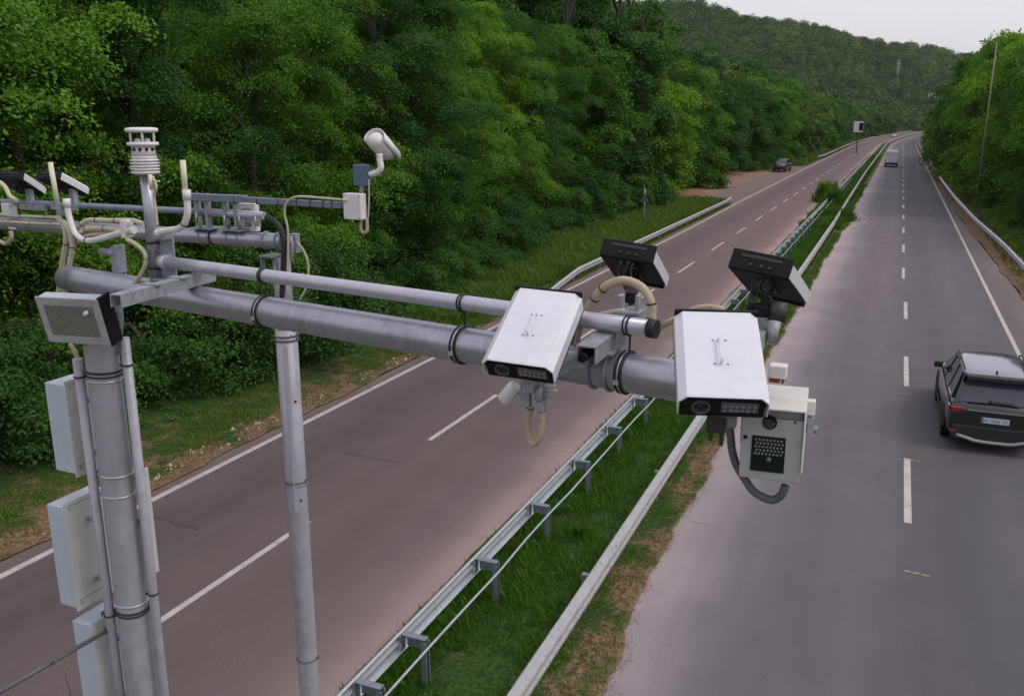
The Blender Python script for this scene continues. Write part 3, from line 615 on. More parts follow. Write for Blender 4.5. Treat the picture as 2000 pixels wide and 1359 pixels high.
grass('dry_grass', [(-3.75, -3.15, 3, 60, 6000, .03, .10, .015), (-13.9, -13.1, 5, 60, 5000, .03, .1, .02), (5.4, 7.5, 40, 110, 9000, .06, .25, .03)], GRASSY, 'thin dry grass on the bare road edges', 3)
# median weeds (tall tuft patches)
def tuft(name, x, y, n, h, rad, m, label, cat, group=None):
    rng = np.random.default_rng(int(x * 100 + y * 10) % 9999); a = rng.uniform(0, 6.28, n); r_ = rad * .6 * np.abs(rng.normal(0, 1, n)); px = r_ * np.cos(a); py = r_ * np.sin(a)
    hh = rng.uniform(.3, 1.1, n) * h * np.exp(-(r_ / rad) ** 2 * .6); le = rng.uniform(.05, .35, n) * hh; wx = np.cos(a + 1.57) * h * .035; wy = np.sin(a + 1.57) * h * .035
    V = np.empty((n, 4, 3)); V[:, 0] = np.stack([px - wx, py - wy, 0 * px], 1); V[:, 1] = np.stack([px + wx, py + wy, 0 * px], 1)
    V[:, 2] = np.stack([px + np.cos(a) * le, py + np.sin(a) * le, hh], 1); V[:, 3] = np.stack([px + np.cos(a) * le * .3 - wx, py + np.sin(a) * le * .3 - wy, hh * .6], 1)
    o = npmesh(name, V.reshape(-1, 3), np.arange(n * 4).reshape(-1, 4), m, np.repeat(rng.uniform(.1, .9, n), 4)); o.location = (x, y, .03); return tag(o, label, cat, group)
for i, (x, y, h, r_, lb) in enumerate(((-5.6, 84, 1.9, 1.0, 'tall leafy weed clump growing through the median rail'), (-4.6, 80, 1.5, .9, 'tall weed clump on the median behind the rail gap'), (-3.3, 68.5, .9, .9, 'low green bush spilling over the kerbless right road edge'), (-4.4, 69, .8, 1.0, 'low green bush in mid median under the pale rail'))):
    tuft('weed_clump', x, y, 900, h, r_, GRASSM, lb, 'weeds', 'weed clumps on the median')
tuft('grass_tussock', -4.35, 13.2, 260, .38, .24, GRASSM, 'tall arching grass tussock on the near median', 'grass tussock')
rngf = np.random.default_rng(12); nf_ = 240; fx_ = -14.2 - rngf.uniform(0, 4.5, nf_) ** 1.0; fy_ = 44 + rngf.uniform(0, 20, nf_); fz_ = rngf.uniform(.5, .95, nf_)
fv = np.stack([np.stack([fx_ + .05 * math.cos(a), fy_ + .05 * math.sin(a), fz_ + .02 * math.sin(a * 3)], 1) for a in (0, 1.57, 3.14, 4.71)], 1)
tag(npmesh('wildflowers', fv.reshape(-1, 3), np.arange(nf_ * 4).reshape(-1, 4), mat('white_petals', srgb(200, 206, 190), .8)), 'small white wildflowers in the tall verge grass', None, kind='stuff')
# grit and litter strewn over the asphalt edges
GRIT = mat('brown_grit', srgb(132, 108, 84), .95, 0, .35, 9)
rg = np.random.default_rng(31); ng = 5200; gy_ = 4 + 46 * rg.uniform(0, 1, ng) ** 1.4; gxx = np.array([med_r(q) for q in gy_]) + np.abs(rg.normal(0, .09, ng)) - .03
nl_ = 3200; gy2 = 6 + 50 * rg.uniform(0, 1, nl_); gx2 = np.array([verl(q) for q in gy2]) + np.abs(rg.normal(0, .07, nl_)) - .03
gy_ = np.concatenate([gy_, gy2]); gxx = np.concatenate([gxx, gx2]); ng = len(gy_); sz = rg.uniform(.004, .014, ng); an = rg.uniform(0, 6.28, ng); zz_ = .012 + sz * .5
gv = np.stack([np.stack([gxx + sz * np.cos(an + a) * rg.uniform(.5, 1.2, ng), gy_ + sz * np.sin(an + a), zz_ + sz * .4 * (k % 2)], 1) for k, a in enumerate((0, 1.57, 3.14, 4.71))], 1)
tag(npmesh('road_edge_grit', gv.reshape(-1, 3), np.arange(ng * 4).reshape(-1, 4), GRIT), 'brown grit and litter strewn along the asphalt edges', None, kind='stuff')
# stones on the left verge
rs = random.Random(8); STONE = mat('pale_limestone', srgb(168, 150, 126), .9, 0, .2, 6)
mb = MB()
for i in range(420):
    y = rs.uniform(6, 60); x = -13.05 - abs(rs.gauss(0, .45)); s_ = rs.uniform(.015, .06) * (1.8 if rs.random() < .1 else 1)
    ps = [(x + s_ * math.cos(a) * rs.uniform(.7, 1.2), y + s_ * math.sin(a) * rs.uniform(.7, 1.2)) for a in (0, 1.05, 2.1, 3.14, 4.2, 5.2)]
    mb.add([(p[0], p[1], .02) for p in ps] + [(x, y, .035 + s_ * .7)], [(k, (k + 1) % 6, 6) for k in range(6)])
tag(mb.build('verge_stones', STONE), 'scattered pale stones along the left road edge', None, kind='stuff')
#@@PART2@@
# ------------------------------------------------------------------ guard rails
WP = [(0, .155), (-.018, .14), (0, .125), (.075, .085), (.075, .045), (.0, .012), (.0, -.012), (.075, -.045), (.075, -.085), (0, -.125), (-.018, -.14), (0, -.155)]
def wbeam(mb, fx, zt, sgn, ys):
    """W-shaped beam; zt = top height (number or function), bulges toward sgn*x"""
    P = [(d * sgn, z) for d, z in WP]; th = .006
    loop = P + [(d - sgn * th, z) for d, z in reversed(P)]; n = len(loop); vs = []
    for y in ys:
        t = (zt(y) if callable(zt) else zt) - .155; x = fx(y) + cy_(y)
        for d, z in loop: vs.append((x + d, y, t + z))
    fs = [(j * n + k, j * n + (k + 1) % n, (j + 1) * n + (k + 1) % n, (j + 1) * n + k) for j in range(len(ys) - 1) for k in range(n)]
    fs += [tuple(range(n)), tuple(reversed(range((len(ys) - 1) * n, len(ys) * n)))]
    mb.add(vs, fs); return mb
def ysr(a, b, s): return list(np.arange(a, b, s)) + [b]
# near median rail with spacers and a rear rod
PY = [3.2, 5.35, 7.5, 8.56, 10.72, 12.84, 15.0, 17.1, 19.25]
while PY[-1] < 150 and len(PY) < 70: PY.append(PY[-1] + (2.14 if PY[-1] < 60 else 4.0))
t = thing('guard_rail', 'galvanised guard rail with spacer brackets and thin rear rod, left edge of the median', 'guard rail', (-5.1, 0, 0))
ys = ysr(1, 70, 4) + ysr(74, 170, 8)
wbeam(MB(), lambda y: -5.22, .75, -1, ys).build('beam', RAILB, t)
mb = MB(); 
for a, b in zip(ys[:-1], ys[1:]): mb.add([], [])
for y in ysr(1.5, 110, 4):
    for dz in (-.06, .06): mb.lathe([(.012, 0), (.012, .012), (.006, .018)], (-5.222, y, .595 + dz), (1, 0, 0), 6)
mb.build('bolt', BANDS, t)
mb = MB(); mb.tube([(-4.79 + .012 * math.sin(y * 1.4), y, .645 + .012 * math.sin(y * 2.2)) for y in ysr(1, 110, 1.07)], .017, 8); mb.build('rear_rod', RAILB, t)
for y in PY:
    mb = MB(); mb.box((-4.90, y, .335), (.012, .11, .71)); mb.box((-4.868, y - .05, .335), (.055, .009, .71)); mb.box((-4.868, y + .05, .335), (.055, .009, .71)); mb.box((-4.843, y - .038, .335), (.01, .02, .71)); mb.box((-4.843, y + .038, .335), (.01, .02, .71)); mb.build('post', POSTM, t)
    if y < 64:
        mb = MB(); mb.box((-5.035, y, .722), (.37, .10, .010)); mb.box((-5.0, y + .03, .63), (.30, .008, .17)); mb.box((-5.19, y, .60), (.008, .10, .22)); mb.build('spacer_bracket', POSTM, t)
# pale rail on the right edge of the median
t = thing('guard_rail', 'worn pale guard rail on the right edge of the median, near stretch', 'guard rail', (-3.5, 0, 0))
fx = lambda y: lerp([0, 9, 18, 60], [-3.40, -3.43, -3.5, -3.52], y)
wbeam(MB(), fx, .74, 1, ysr(1, 61.5, 3)).build('beam', RAILW, t)
mb = MB(); [mb.tube([(fx(1) + .045, 1, .755), (fx(61) + .045, 61.5, .755)], .016, 6)]; 
tp = MB(); ysx = ysr(1, 61.5, 3); vs = []
for y in ysx:
    x = fx(y); vs += [(x - .05, y, .738), (x - .03, y, .752), (x + .07, y, .752), (x + .085, y, .735)]
tp.add(vs, [(4 * j + k, 4 * j + k + 1, 4 * j + k + 5, 4 * j + k + 4) for j in range(len(ysx) - 1) for k in range(3)]); tp.build('top_cap', RAILW, t)
for y in ysr(2.6, 61, 4.2):
    mb = MB(); mb.box((-3.60, y, .33), (.06, .09, .68)); mb.box((-3.53, y, .60), (.09, .07, .14)); mb.build('post', POSTM, t)
for (u, v, s_) in ((1203, 1066, .018), (1172, 1098, .010), (1165, 1105, .008), (1160, 1112, .007)):
    p = onx(u, v, fx(12) + .079); mb = MB(); mb.lathe([(s_, 0), (s_, .006)], p, (1, 0, 0), 8); mb.build('bolt_hole', BLACK, t)
t = thing('guard_rail', 'worn pale guard rail on the median\'s right edge, stretch beyond the low bush', 'guard rail', (-3.7, 62, 0))
fx2 = lambda y: lerp([62, 70, 84, 127, 256, 800], [-3.55, -3.6, -3.7, -3.9, -3.9, -3.7], y)
wbeam(MB(), fx2, .76, 1, ysr(62.2, 200, 4) + ysr(210, 760, 10)).build('beam', RAILW, t)
for y in ysr(64, 200, 4.2): mb = MB(); mb.box((fx2(y) - .1, y, .33), (.06, .09, .68)); mb.build('post', POSTM, t)
t = thing('guard_rail', 'far left-median guard rail running beyond the weed clumps', 'guard rail', (-5.2, 172, 0))
wbeam(MB(), lambda y: -5.2, .75, -1, ysr(172, 760, 10)).build('beam', RAILW, t)
for y in ysr(174, 300, 8): mb = MB(); mb.box((-5.1, y, .33), (.06, .09, .68)); mb.build('post', POSTM, t)
# left verge rail
t = thing('guard_rail', 'long guard rail in the left verge grass, near end bent into the ground', 'guard rail', (-12.9, 34, 0))
fl = lambda y: lerp([34, 78, 80], [-12.85, -13.05, -13.4], y); zt = lambda y: lerp([33.5, 35, 37.5], [.20, .38, .62], y)
wbeam(MB(), fl, zt, 1, [33.5, 34.5, 35, 36, 37.5] + ysr(40, 80, 3)).build('beam', RAILW, t)
for y in ysr(37, 79, 4): mb = MB(); mb.box((fl(y) - .09, y, .27), (.08, .10, .54)); mb.build('post', POSTM, t)
t = thing('guard_rail', 'far guard rail along the outer edge of the left road towards the bend', 'guard rail', (-13.5, 178, 0))
fo = lambda y: lerp([176, 182, 240], [-14.0, -13.5, -13.5], y)
wbeam(MB(), fo, .8, 1, [176] + ysr(182, 760, 9)).build('beam', RAILW, t)
for y in ysr(180, 330, 6): mb = MB(); mb.box((fo(y) - .09, y, .36), (.1, .12, .72)); mb.build('post', POSTM, t)
# right verge rail
t = thing('guard_rail', 'guard rail on the right verge of the right road', 'guard rail', (5.3, 30, 0))
fr = lambda y: lerp([20, 45, 54, 67, 86, 111], [5.9, 5.75, 5.6, 5.1, 4.75, 4.6], y)
wbeam(MB(), fr, .72, -1, ysr(26, 118, 3)).build('beam', RAILB, t)
for y in ysr(28, 117, 4): mb = MB(); mb.box((fr(y) + .09, y, .35), (.08, .10, .70)); mb.build('post', POSTM, t)
t = thing('guard_rail', 'short far guard rail on the right of the right road by the dark trees', 'guard rail', (4.6, 140, 0))
wbeam(MB(), lambda y: 4.65, .75, -1, ysr(130, 330, 8)).build('beam', RAILW, t)
for y in ysr(132, 240, 8): mb = MB(); mb.box((4.75, y, .35), (.08, .10, .70)); mb.build('post', POSTM, t)

# ------------------------------------------------------------------ near gantry
def ring(mb, c, ax, r, tr=.006, n=28, arc=1.0):
    ax = Vector(ax).normalized(); a = ax.cross(Vector((0, 0, 1)));
    if a.length < .05: a = ax.cross(Vector((0, 1, 0)))
    a.normalize(); b = ax.cross(a)
    pts = [Vector(c) + (a * math.cos(2 * math.pi * k / n) + b * math.sin(2 * math.pi * k / n)) * r for k in range(n)]
    mb.tube(pts, tr, 6, closed=True); return mb
PX, PYY = P0.x, P0.y; PR = .097
IL = -_R                                   # toward the picture's left
g = thing('steel_gantry', 'large galvanised steel pole with a long arm reaching over the right road, nearest the camera', 'gantry', (PX, PYY, 0))
mb = MB(); mb.tube([(PX, PYY, z) for z in (0, 1, 2, 3, 4, 5, 5.9, 6.0)], PR, 32); mb.build('pole', GALVP, g)
mb = MB(); mb.lathe([(.22, 0), (.22, .03), (.12, .03)], (PX, PYY, .02), n=24); mb.build('base_plate', GALVP, g)
AZ = 6.08
A0 = P0 - DA * .29; A1 = P0 + DA * 3.92
A0.z = A1.z = AZ
mb = MB(); mb.tube([A0, A0 + DA * .01] + [A0.lerp(A1, k / 20) for k in range(1, 20)] + [A1], [.060, .0755] + [.0755] * 20, 36); mb.build('arm', GALV, g)
pts = [ap(u, v) for u, v in ((322, 509), (1272, 643))]
for p in pts: p.z = 6.262
mb = MB(); mb.tube([pts[0].lerp(pts[1], k / 8) for k in range(9)], .0325, 24); up_ = mb.build('upper_pipe', PIPE, g)
mb = MB(); e = pts[1]; mb.tube([e - DA * .01, e + DA * .022], .0355, 20); mb.build('pipe_end_cap', BLACKR, g)
mb = MB(); e = pts[0]; mb.tube([e - DA * .03, e + DA * .03], .039, 20); mb.build('pipe_socket', PIPE, g)
def bar(name, x, y0, y1, z, wd, ht, m, parent):
    mb = MB(); # open channel: web and two flanges
    yc = (y0 + y1) / 2; L = y1 - y0; mb.box((x, yc, z + ht / 2 - .003), (wd, L, .006)); mb.box((x - wd / 2 + .003, yc, z - .004), (.006, L, ht - .008)); mb.box((x + wd / 2 - .003, yc, z - .004), (.006, L, ht - .008)); return mb.build(name, m, parent)
n_ = onz(226, 588, 6.19); f_ = onz(412, 537, 6.19)
M_ = None; mb = MB(); d = (f_ - n_).normalized(); s_ = Vector((d.y, -d.x, 0)); L = (f_ - n_).length; c = (n_ + f_) / 2; MM = Matrix((s_, d, Vector((0, 0, 1)))).transposed()
mb.box(c + Vector((0, 0, .028)), (.062, L, .006), MM); mb.box(c + s_ * -.028 - Vector((0, 0, .003)), (.006, L, .056), MM); mb.box(c + s_ * .028 - Vector((0, 0, .003)), (.006, L, .056), MM)
for k in (.35, .62): mb.box(n_.lerp(f_, k) + Vector((0, 0, .034)), (.09, .05, .008), MM)
mb.build('crossbar', GALVD, g)
# bars that carry the camera pairs
x1 = onz(1150, 690, 6.19).x
for x, y0, y1 in ((x1, 2.90, 3.78), (-.44, 2.90, 3.72)):
    bar('crossbar', x, y0, y1, 6.192, .075, .064, GALVD, g)
mb = MB(); mb.tube([(x1 - .012, 2.89, 6.180), (x1 - .012, 3.05, 6.180)], .017, 16); mb.build('black_sleeve', BLACK, g)
# saddle plate under each crossbar
for q in (x1, -.44):
    k = (q - A0.x) / DA.x; p = A0 + DA * k
    mb = MB(); mb.box(p + Vector((0, 0, .083)), (.11, .20, .010)); ring(mb, p - DA * .035 + Vector((0, 0, .002)), DA, .083, .006); ring(mb, p + DA * .035 + Vector((0, 0, .002)), DA, .083, .006); mb.build('saddle_clamp', GALVD, g)
# strap bands round the arm and round the pipe
def onarm(u):
    a, b = 0., 4.6
    for _ in range(40):
        m_ = (a + b) / 2
        if proj(A0 + DA * m_)[0] < u: a = m_
        else: b = m_
    return A0 + DA * a
for u in (522, 908, 1228):
    p = onarm(u); mb = MB(); ring(mb, p, DA, .080, .0058); ring(mb, p - DA * .022, DA, .080, .0045); q = p - Vector((0, 0, .02)) + NA * .082 - DA * .011; mb.build('black_strap', BLACKR, g)
    mb = MB(); ring(mb, p - DA * .011, DA, .0785, .004); mb.box(q, (.02, .016, .016)); mb.build('steel_band', BANDS, g)
    q = p.copy(); q.z = 6.262; mb = MB(); ring(mb, q, DA, .036, .0045); ring(mb, q - DA * .016, DA, .036, .0035)
    mb.tube([q + Vector((0, 0, -.03)), p + Vector((0, 0, .075))], .004, 6); mb.build('pipe_strap', BLACKR, g)
# bands on the pole
for v, m, nm, tr in ((730, BLACKR, 'black_strap', .007), (738, BLACKR, 'black_strap', .006), (747, BANDS, 'steel_band', .0045), (930, BANDS, 'steel_band', .0045), (969, BANDS, 'steel_band', .0045), (1179, BANDS, 'steel_band', .0045), (1193, BLACKR, 'black_strap', .007), (1199, BLACKR, 'black_strap', .006)):
    z = zat(PX, PYY, v - 8); mb = MB(); ring(mb, (PX, PYY, z), (.04, .03, 1), PR + .004, tr, 32); mb.build(nm, m, g)
for s_, zz in ((1, (.05, 5.62)), (-1, (.05, 5.75))):
    c = Vector((PX, PYY, 0)) + IL * (.148 * s_) - Vector((0, 0, 0)) + Vector((.02, -.02, 0)); mb = MB(); mb.tube([c + Vector((0, 0, z)) for z in (zz[0], 2.5, 4, zz[1])], .0295, 18); mb.build('conduit', GALVP, g)
    for v in ((735, 1200) if s_ > 0 else (712, 1158)):
        z = zat(c.x, c.y, v); mb = MB(); ring(mb, c + Vector((0, 0, z)), (0, 0, 1), .031, .006, 20); mb.box(c + Vector((0, 0, z)) - IL * (.033 * s_), (.02, .02, .014)); mb.build('conduit_clip', BLACKR, g)
# mast and its clamp plates
MX = ap(297, 460).x; MY = ap(297, 460).y
mb = MB(); mb.tube([(MX, MY, 6.14), (MX, MY, 6.5), (MX, MY, zat(MX, MY, 342))], .033, 20); mb.build('mast', GALV, g)
for z in (6.22, 6.36): mb = MB(); ring(mb, (MX, MY, z), (0, 0, 1), .037, .006, 20); mb.build('mast_clamp', BLACKR, g)
mb = MB(); c = Vector((MX, MY, 6.28)) + DA * .085
mb.box(c + Vector((0, .03, 0)), (.10, .012, .24)); mb.box(c + Vector((-.075, .035, .07)), (.04, .05, .05)); mb.box(c + Vector((.02, .02, -.115)), (.16, .12, .012)); mb.box(c + Vector((0, 0, .135)) + DA * .0, (.09, .06, .06)); mb.build('clamp_plate', GALVD, g, bevel=.003)
mb = MB(); c = ap(232, 520, -.05); mb.box(c, (.10, .012, .22)); mb.box(c + Vector((-.03, 0, -.09)), (.22, .12, .014)); mb.box(c + Vector((.04, -.02, .05)), (.03, .06, .16)); mb.build('clamp_plate', GALVD, g, bevel=.003)
mb = MB(); a = ap(197, 491, -.05); b = ap(236, 496, -.05); mb.tube([a, b], .021, 16); mb.build('pipe_stub', GALVD, g)
mb = MB(); a = ap(215, 600, .02); mb.box(a + Vector((0.02, 0, .0)), (.05, .08, .05)); mb.tube([ap(232, 585, .03), ap(236, 625, .03), ap(230, 690, .02)], .018, 10); mb.build('lamp_bracket', GALVD, g)
# rod reaching to the lower left
a = ap(214, 1228, .10); b = onz(-40, 1373, a.z)
# ------------------------------------------------------------------ far gantry
P2X, P2Y = -4.3, YB; P2R = .086
h = thing('steel_gantry', 'thinner galvanised post behind the near arm with a short arm reaching left', 'gantry', (P2X, P2Y, 0))
mb = MB(); mb.tube([(P2X, P2Y, z) for z in (0, 2, 4, 5.42)], P2R, 12); po = mb.build('pole', GALVP, h)
mb = MB(); mb.tube([(P2X, P2Y, z) for z in (5.40, 5.7, 5.99)], P2R * .80, 16); mb.build('pole_head', GALVP, h)
mb = MB(); mb.lathe([(.2, 0), (.2, .03), (.1, .03)], (P2X, P2Y, .02), n=20); mb.build('base_plate', GALVP, h)
mb = MB(); mb.tube([(-4.27, YB, 6.11), (-4.29, YB, 6.11), (-6, YB, 6.11), (-9, YB, 6.11), (-11.5, YB, 6.11)], [.05, .058, .058, .058, .05], 28); mb.build('arm', GALV, h)
mb = MB(); mb.tube([(-11.4, YB, 6.305), (-4.44, YB, 6.305)], .025, 16); mb.build('upper_pipe', BARG, h)
mb = MB(); mb.tube([(-4.98, YB - .02, 6.305), (-4.42, YB - .02, 6.302)], .03, 16); mb.build('pipe_sleeve', PIPE, h)
for u in (393, 412, 447, 468):
    p = bp(u, 420); mb = MB(); mb.box((p.x, YB - .03, 6.31), (.028, .05, .24)); mb.box((p.x, YB, 6.18), (.12, .16, .012)); mb.box((p.x, YB - .05, 6.40), (.05, .012, .05)); ring(mb, (p.x, YB, 6.11), (1, 0, 0), .064, .005, 20); mb.build('saddle_bracket', GALVD, h, bevel=.002)
mb = MB(); ring(mb, bp(418, 462) * 0 + Vector((bp(418, 462).x, YB, 6.11)), (1, 0, 0), .062, .006); mb.build('black_strap', BLACKR, h)
for u in (395, 450, 478, 510):
    mb = MB(); p = bp(u, 420); mb.box((p.x, YB - .04, 6.245), (.03, .03, .05)); mb.tube([(p.x, YB - .07, 6.22), (p.x, YB - .07, 6.30)], .006, 6); mb.build('bolt', BANDS, h)
mb = MB(); mb.beam((-5.12, YB - .06, 6.425), (-4.55, YB - .06, 6.425), .06, .055); mb.build('square_bar', BARG, h, bevel=.004)
mb = MB(); mb.beam((-4.56, YB - .06, 6.42), (-3.68, YB - .06, 6.41), .042, .044); cb = mb.build('square_bar', BARG, h, bevel=.003)
mb = MB()
for u in (472, 515, 556, 592, 618, 643, 660):
    p = bp(u, 393); mb.box((p.x, YB - .06, 6.42 if p.x < -4.5 else 6.414), (.006, .062 if p.x < -4.56 else .048, .058 if p.x < -4.56 else .05))
mb.build('cable_tie', BLACKR, h)
mb = MB(); p = bp(525, 500); c = Vector((-4.36, YB - .02, 6.0)); mb.box(c + Vector((0, .0, -.0)), (.15, .16, .012)); mb.box((-4.43, YB - .06, 5.93), (.012, .05, .16)); mb.box((-4.29, YB - .06, 5.93), (.012, .05, .16)); mb.box((-4.36, YB - .085, 5.86), (.20, .012, .05)); ring(mb, (-4.43, YB, 6.11), (1, 0, 0), .066, .007); ring(mb, (-4.31, YB, 6.11), (1, 0, 0), .066, .007); mb.build('arm_clamp', GALVD, h, bevel=.002)
mb = MB(); c = bp(573, 476); mb.box(c + Vector((0, .02, 0)), (.06, .06, .15)); mb.tube([c + Vector((.0, -.03, .06)), c + Vector((.03, -.05, .0)), c + Vector((.01, -.05, -.1)), c + Vector((0, -.02, -.14))], .014, 8); mb.build('hook_bracket', GALVD, h, bevel=.006)
for v, tr in ((655, .006), (663, .006), (938, .006), (943, .005), (1283, .006)):
    z = zat(P2X, P2Y, v); mb = MB(); ring(mb, (P2X, P2Y, z), (-.05, .04, 1), P2R + .003, tr, 28); c = Vector((P2X, P2Y, z)) - IL * P2R + Vector((.01, -.01, .01)); mb.box(c, (.014, .03, .02)); mb.build('strap', GALVD if tr < .006 else DARKROD, h)
for u, v, r_ in ((584, 779, .010), (601, 970, .009), (581, 652, .006)):
    p = Vector((P2X, P2Y, zat(P2X, P2Y, v))); toC = (C0 - p); toC.z = 0; toC.normalize(); n2 = (toC + (-IL) * (.55 if u < 600 else .45)).normalized(); mb = MB(); mb.lathe([(r_, 0), (r_, .006)], p + n2 * (P2R * .965), n2, 12); mb.build('cable_hole', BLACK, h)
mb = MB(); c = Vector((P2X, P2Y, 0)); toC = (C0 - c); toC.z = 0; toC.normalize(); q = c + toC * (P2R + .002) + IL * .012
mb.beam(q + Vector((0, 0, 3.9)), q + Vector((0, 0, 5.3)), .03, .012, up=toC); mb.build('cover_strip', PIPE, h, bevel=.003)

# ------------------------------------------------------------------ plate-reading cameras
def make_cam(label, back=False):
    t = thing('traffic_camera', label, 'camera', group='wedge-hooded traffic cameras on the gantries')
    w_, l_, h_ = .285, .404, .084
    o_ = [(-w_ / 2, -h_ / 2), (-w_ / 2, h_ / 2 - .024), (-w_ / 2 + .026, h_ / 2), (w_ / 2 - .026, h_ / 2), (w_ / 2, h_ / 2 - .024), (w_ / 2, -h_ / 2)]
    i_ = [(x * .972, z - (.004 if z > 0 else 0)) for x, z in o_]
    mb = MB(); n = len(o_)
    sec = o_ + list(reversed(i_)); N = len(sec); vs = []
    for y, dz in ((-l_ / 2 - .01, -.002), (-l_ / 2, 0), (0, .0015), (l_ / 2, 0)):
        for x, z in sec: vs.append((x, y, z + dz))
    fs = [(j * N + k, j * N + (k + 1) % N, (j + 1) * N + (k + 1) % N, (j + 1) * N + k) for j in range(3) for k in range(N)]
    for b in (0, 3 * N):
        for k in range(n - 1): fs.append((b + k, b + k + 1, b + N - 2 - k, b + N - 1 - k))
    mb.add(vs, fs); hd = mb.build('hood', WHITE, t, bevel=.0022, world=False)
    mb = MB(); z0 = h_ / 2
    for y in (-.062, .052):
        mb.lathe([(.0045, 0), (.0045, .020)], (0, y, z0), n=10); mb.box((0, y, z0 + .0015), (.010, .016, .003))
    mb.beam((0, -.062, z0 + .021), (0, .052, z0 + .021), .008, .005); mb.build('handle', WHITE, hd, world=False, bevel=.001)
    mb = MB()
    for y in (-.062, .052):
        for x in (-.021, .021): mb.lathe([(.0042, 0), (.0042, .002), (.002, .003)], (x, y, z0 + .0005), n=8)
    mb.build('screw', GALVD, hd, world=False)
    mb = MB(); mb.box((0, .0, -.020), (.262, .372, .062)); mb.box((0, .02, -.0475), (.287, .36, .009)); mb.build('body', BLACK, t, bevel=.008, world=False)
    # front window with lens and lamp row
    mb = MB(); mb.box((0, -.190, -.016), (.268, .022, .090)); fw = mb.build('front_window', BLACK, t, bevel=.006, world=False)
    mb = MB(); mb.lathe([(.030, 0), (.030, .004), (.0265, .004), (.0255, .001), (0, .001)], (-.068, -.2005, -.018), (0, -1, 0), 28); mb.build('lens_ring', IRW, fw, world=False)
    mb = MB(); mb.lathe([(.0235, 0), (.020, .005), (.010, .008), (0, .009)], (-.068, -.2005, -.018), (0, -1, 0), 24); mb.build('lens', GLASSD, fw, world=False)
    mb = MB(); mb.box((.054, -.2015, -.014), (.116, .004, .044)); lw = mb.build('lamp_window', IRW, fw, bevel=.0015, world=False)
    mb = MB()
    for k in range(6):
        for zz in (-.012, .006): mb.lathe([(.0068, 0), (.005, .003), (0, .004)], (.054 + (k - 2.5) * .0185, -.2035, -.016 + zz + (.002 if k % 2 else 0)), (0, -1, 0), 12)
    mb.build('led_lens', LEDM, fw, world=False)
    # rear: recessed plate with cable glands
    mb = MB(); mb.box((0, .204, -.002), (.286, .014, .096)); mb.build('rear_frame', BLACK, t, bevel=.006, world=False)
    mb = MB(); mb.box((0, .212, .018), (.190, .006, .016)); mb.build('rear_plate', HOSE, t, bevel=.003, world=False)
    for x in (-.05, -.01, .04): mb = MB(); mb.lathe([(.010, 0), (.010, .012), (.006, .022)], (x, .206, -.022), (0, 1, 0), 14); mb.build('cable_gland', HOSE, t, world=False)
    # bracket
    mb = MB(); mb.box((0, .02, -.056), (.09, .16, .012)); mb.box((-.025, .02, -.085), (.006, .06, .055)); mb.box((.025, .02, -.085), (.006, .06, .055)); mb.tube([(-.034, .02, -.095), (.034, .02, -.095)], .010, 12); mb.build('tilt_bracket', HOSE, t, world=False, bevel=.001)
    return t
def place(o, pos, e, scale=1, flip=False):
    M = Euler([R(a) for a in e], 'XYZ').to_matrix()
    if flip: M = M @ Matrix.Rotation(math.pi, 3, 'Z')
    o.rotation_euler = M.to_euler(); o.location = pos; o.scale = (scale,) * 3; return o
cam1 = make_cam('white hooded traffic camera on the near arm, tilted left, black lamp window facing the viewer')
cam2 = dup(cam1, (0, 0, 0), label='white hooded traffic camera on the near arm, squarest and nearest, above the grey flash box')
b1_ = dup(cam1, (0, 0, 0), label='black-backed traffic camera seen from behind, above the tan cable arch')
b2_ = dup(cam1, (0, 0, 0), label='black-backed traffic camera seen from behind, over the right guard rail of the median')
l1_ = dup(cam1, (0, 0, 0), label='black and white traffic camera at the left edge of the view on the far arm')
l2_ = dup(cam1, (0, 0, 0), label='black and white traffic camera on the far arm beside the left cream rod')
def scp(p, k): return C0 + (Vector(p) - C0) * k
place(cam1, scp((-1.249, 3.12, 6.20), .92), (31.4, 2.1, 2.9), .92); place(cam2, scp((-.49, 2.889, 6.225), .94), (28.8, 0, 16.6), .94)
pb1 = scp((-1.235, 4.54, 6.268), .85); pb2 = scp((-.498, 4.247, 6.29), .85)
place(b1_, pb1, (-27.2, 5.7, -1.0), .85, True); place(b2_, pb2, (-26.7, 6.2, -12.6), .85, True)
place(l1_, (-6.993, 5.457, 6.486), (-25.4, 3, 20.4), .83, True); place(l2_, (-6.487, 5.452, 6.498), (-25.1, 1.5, 9.3), .83, True)
# mounts between bars and cameras
def post(name, a, b, r, m, parent): mb = MB(); mb.tube([a, b], r, 14); return mb.build(name, m, parent)
c = Vector((-1.249, 3.12, 6.2)); q = ap(1038, 762, .32)
mt = thing('camera_mount', 'grey hinged mount hanging under the tilted white camera', 'mount', (q.x, q.y, q.z - .06))
mb = MB(); mb.box(ap(1035, 752, .30), (.055, .06, .05)); mb.box(ap(1028, 775, .30), (.035, .03, .07)); mb.build('mount_block', GALVD, mt, bevel=.004)
mb = MB(); a = ap(1057, 770, .30); mb.tube([a - DA * .012, a + DA * .012], .030, 20); mb.tube([a - DA * .02, a + DA * .05], .007, 8); mb.box(a + Vector((0, 0, -.04)), (.03, .03, .05)); mb.build('hinge_disc', GALVD, mt)
mb = MB(); mb.tube([ap(1060, 757, .30), ap(1084, 752, .30)], .005, 8); mb.tube([ap(1060, 764, .30), ap(1088, 762, .30)], .004, 8); mb.build('bolt', BANDS, mt)
mb = MB(); p = ap(1040, 752, .28); mb.beam(p, (x1 - .03, 2.98, 6.17), .05, .03); mb.build('mount_arm', GALVD, mt)
mt = thing('camera_mount', 'dark grey mount under the square-on white camera', 'mount', ap(1400, 840, .35))
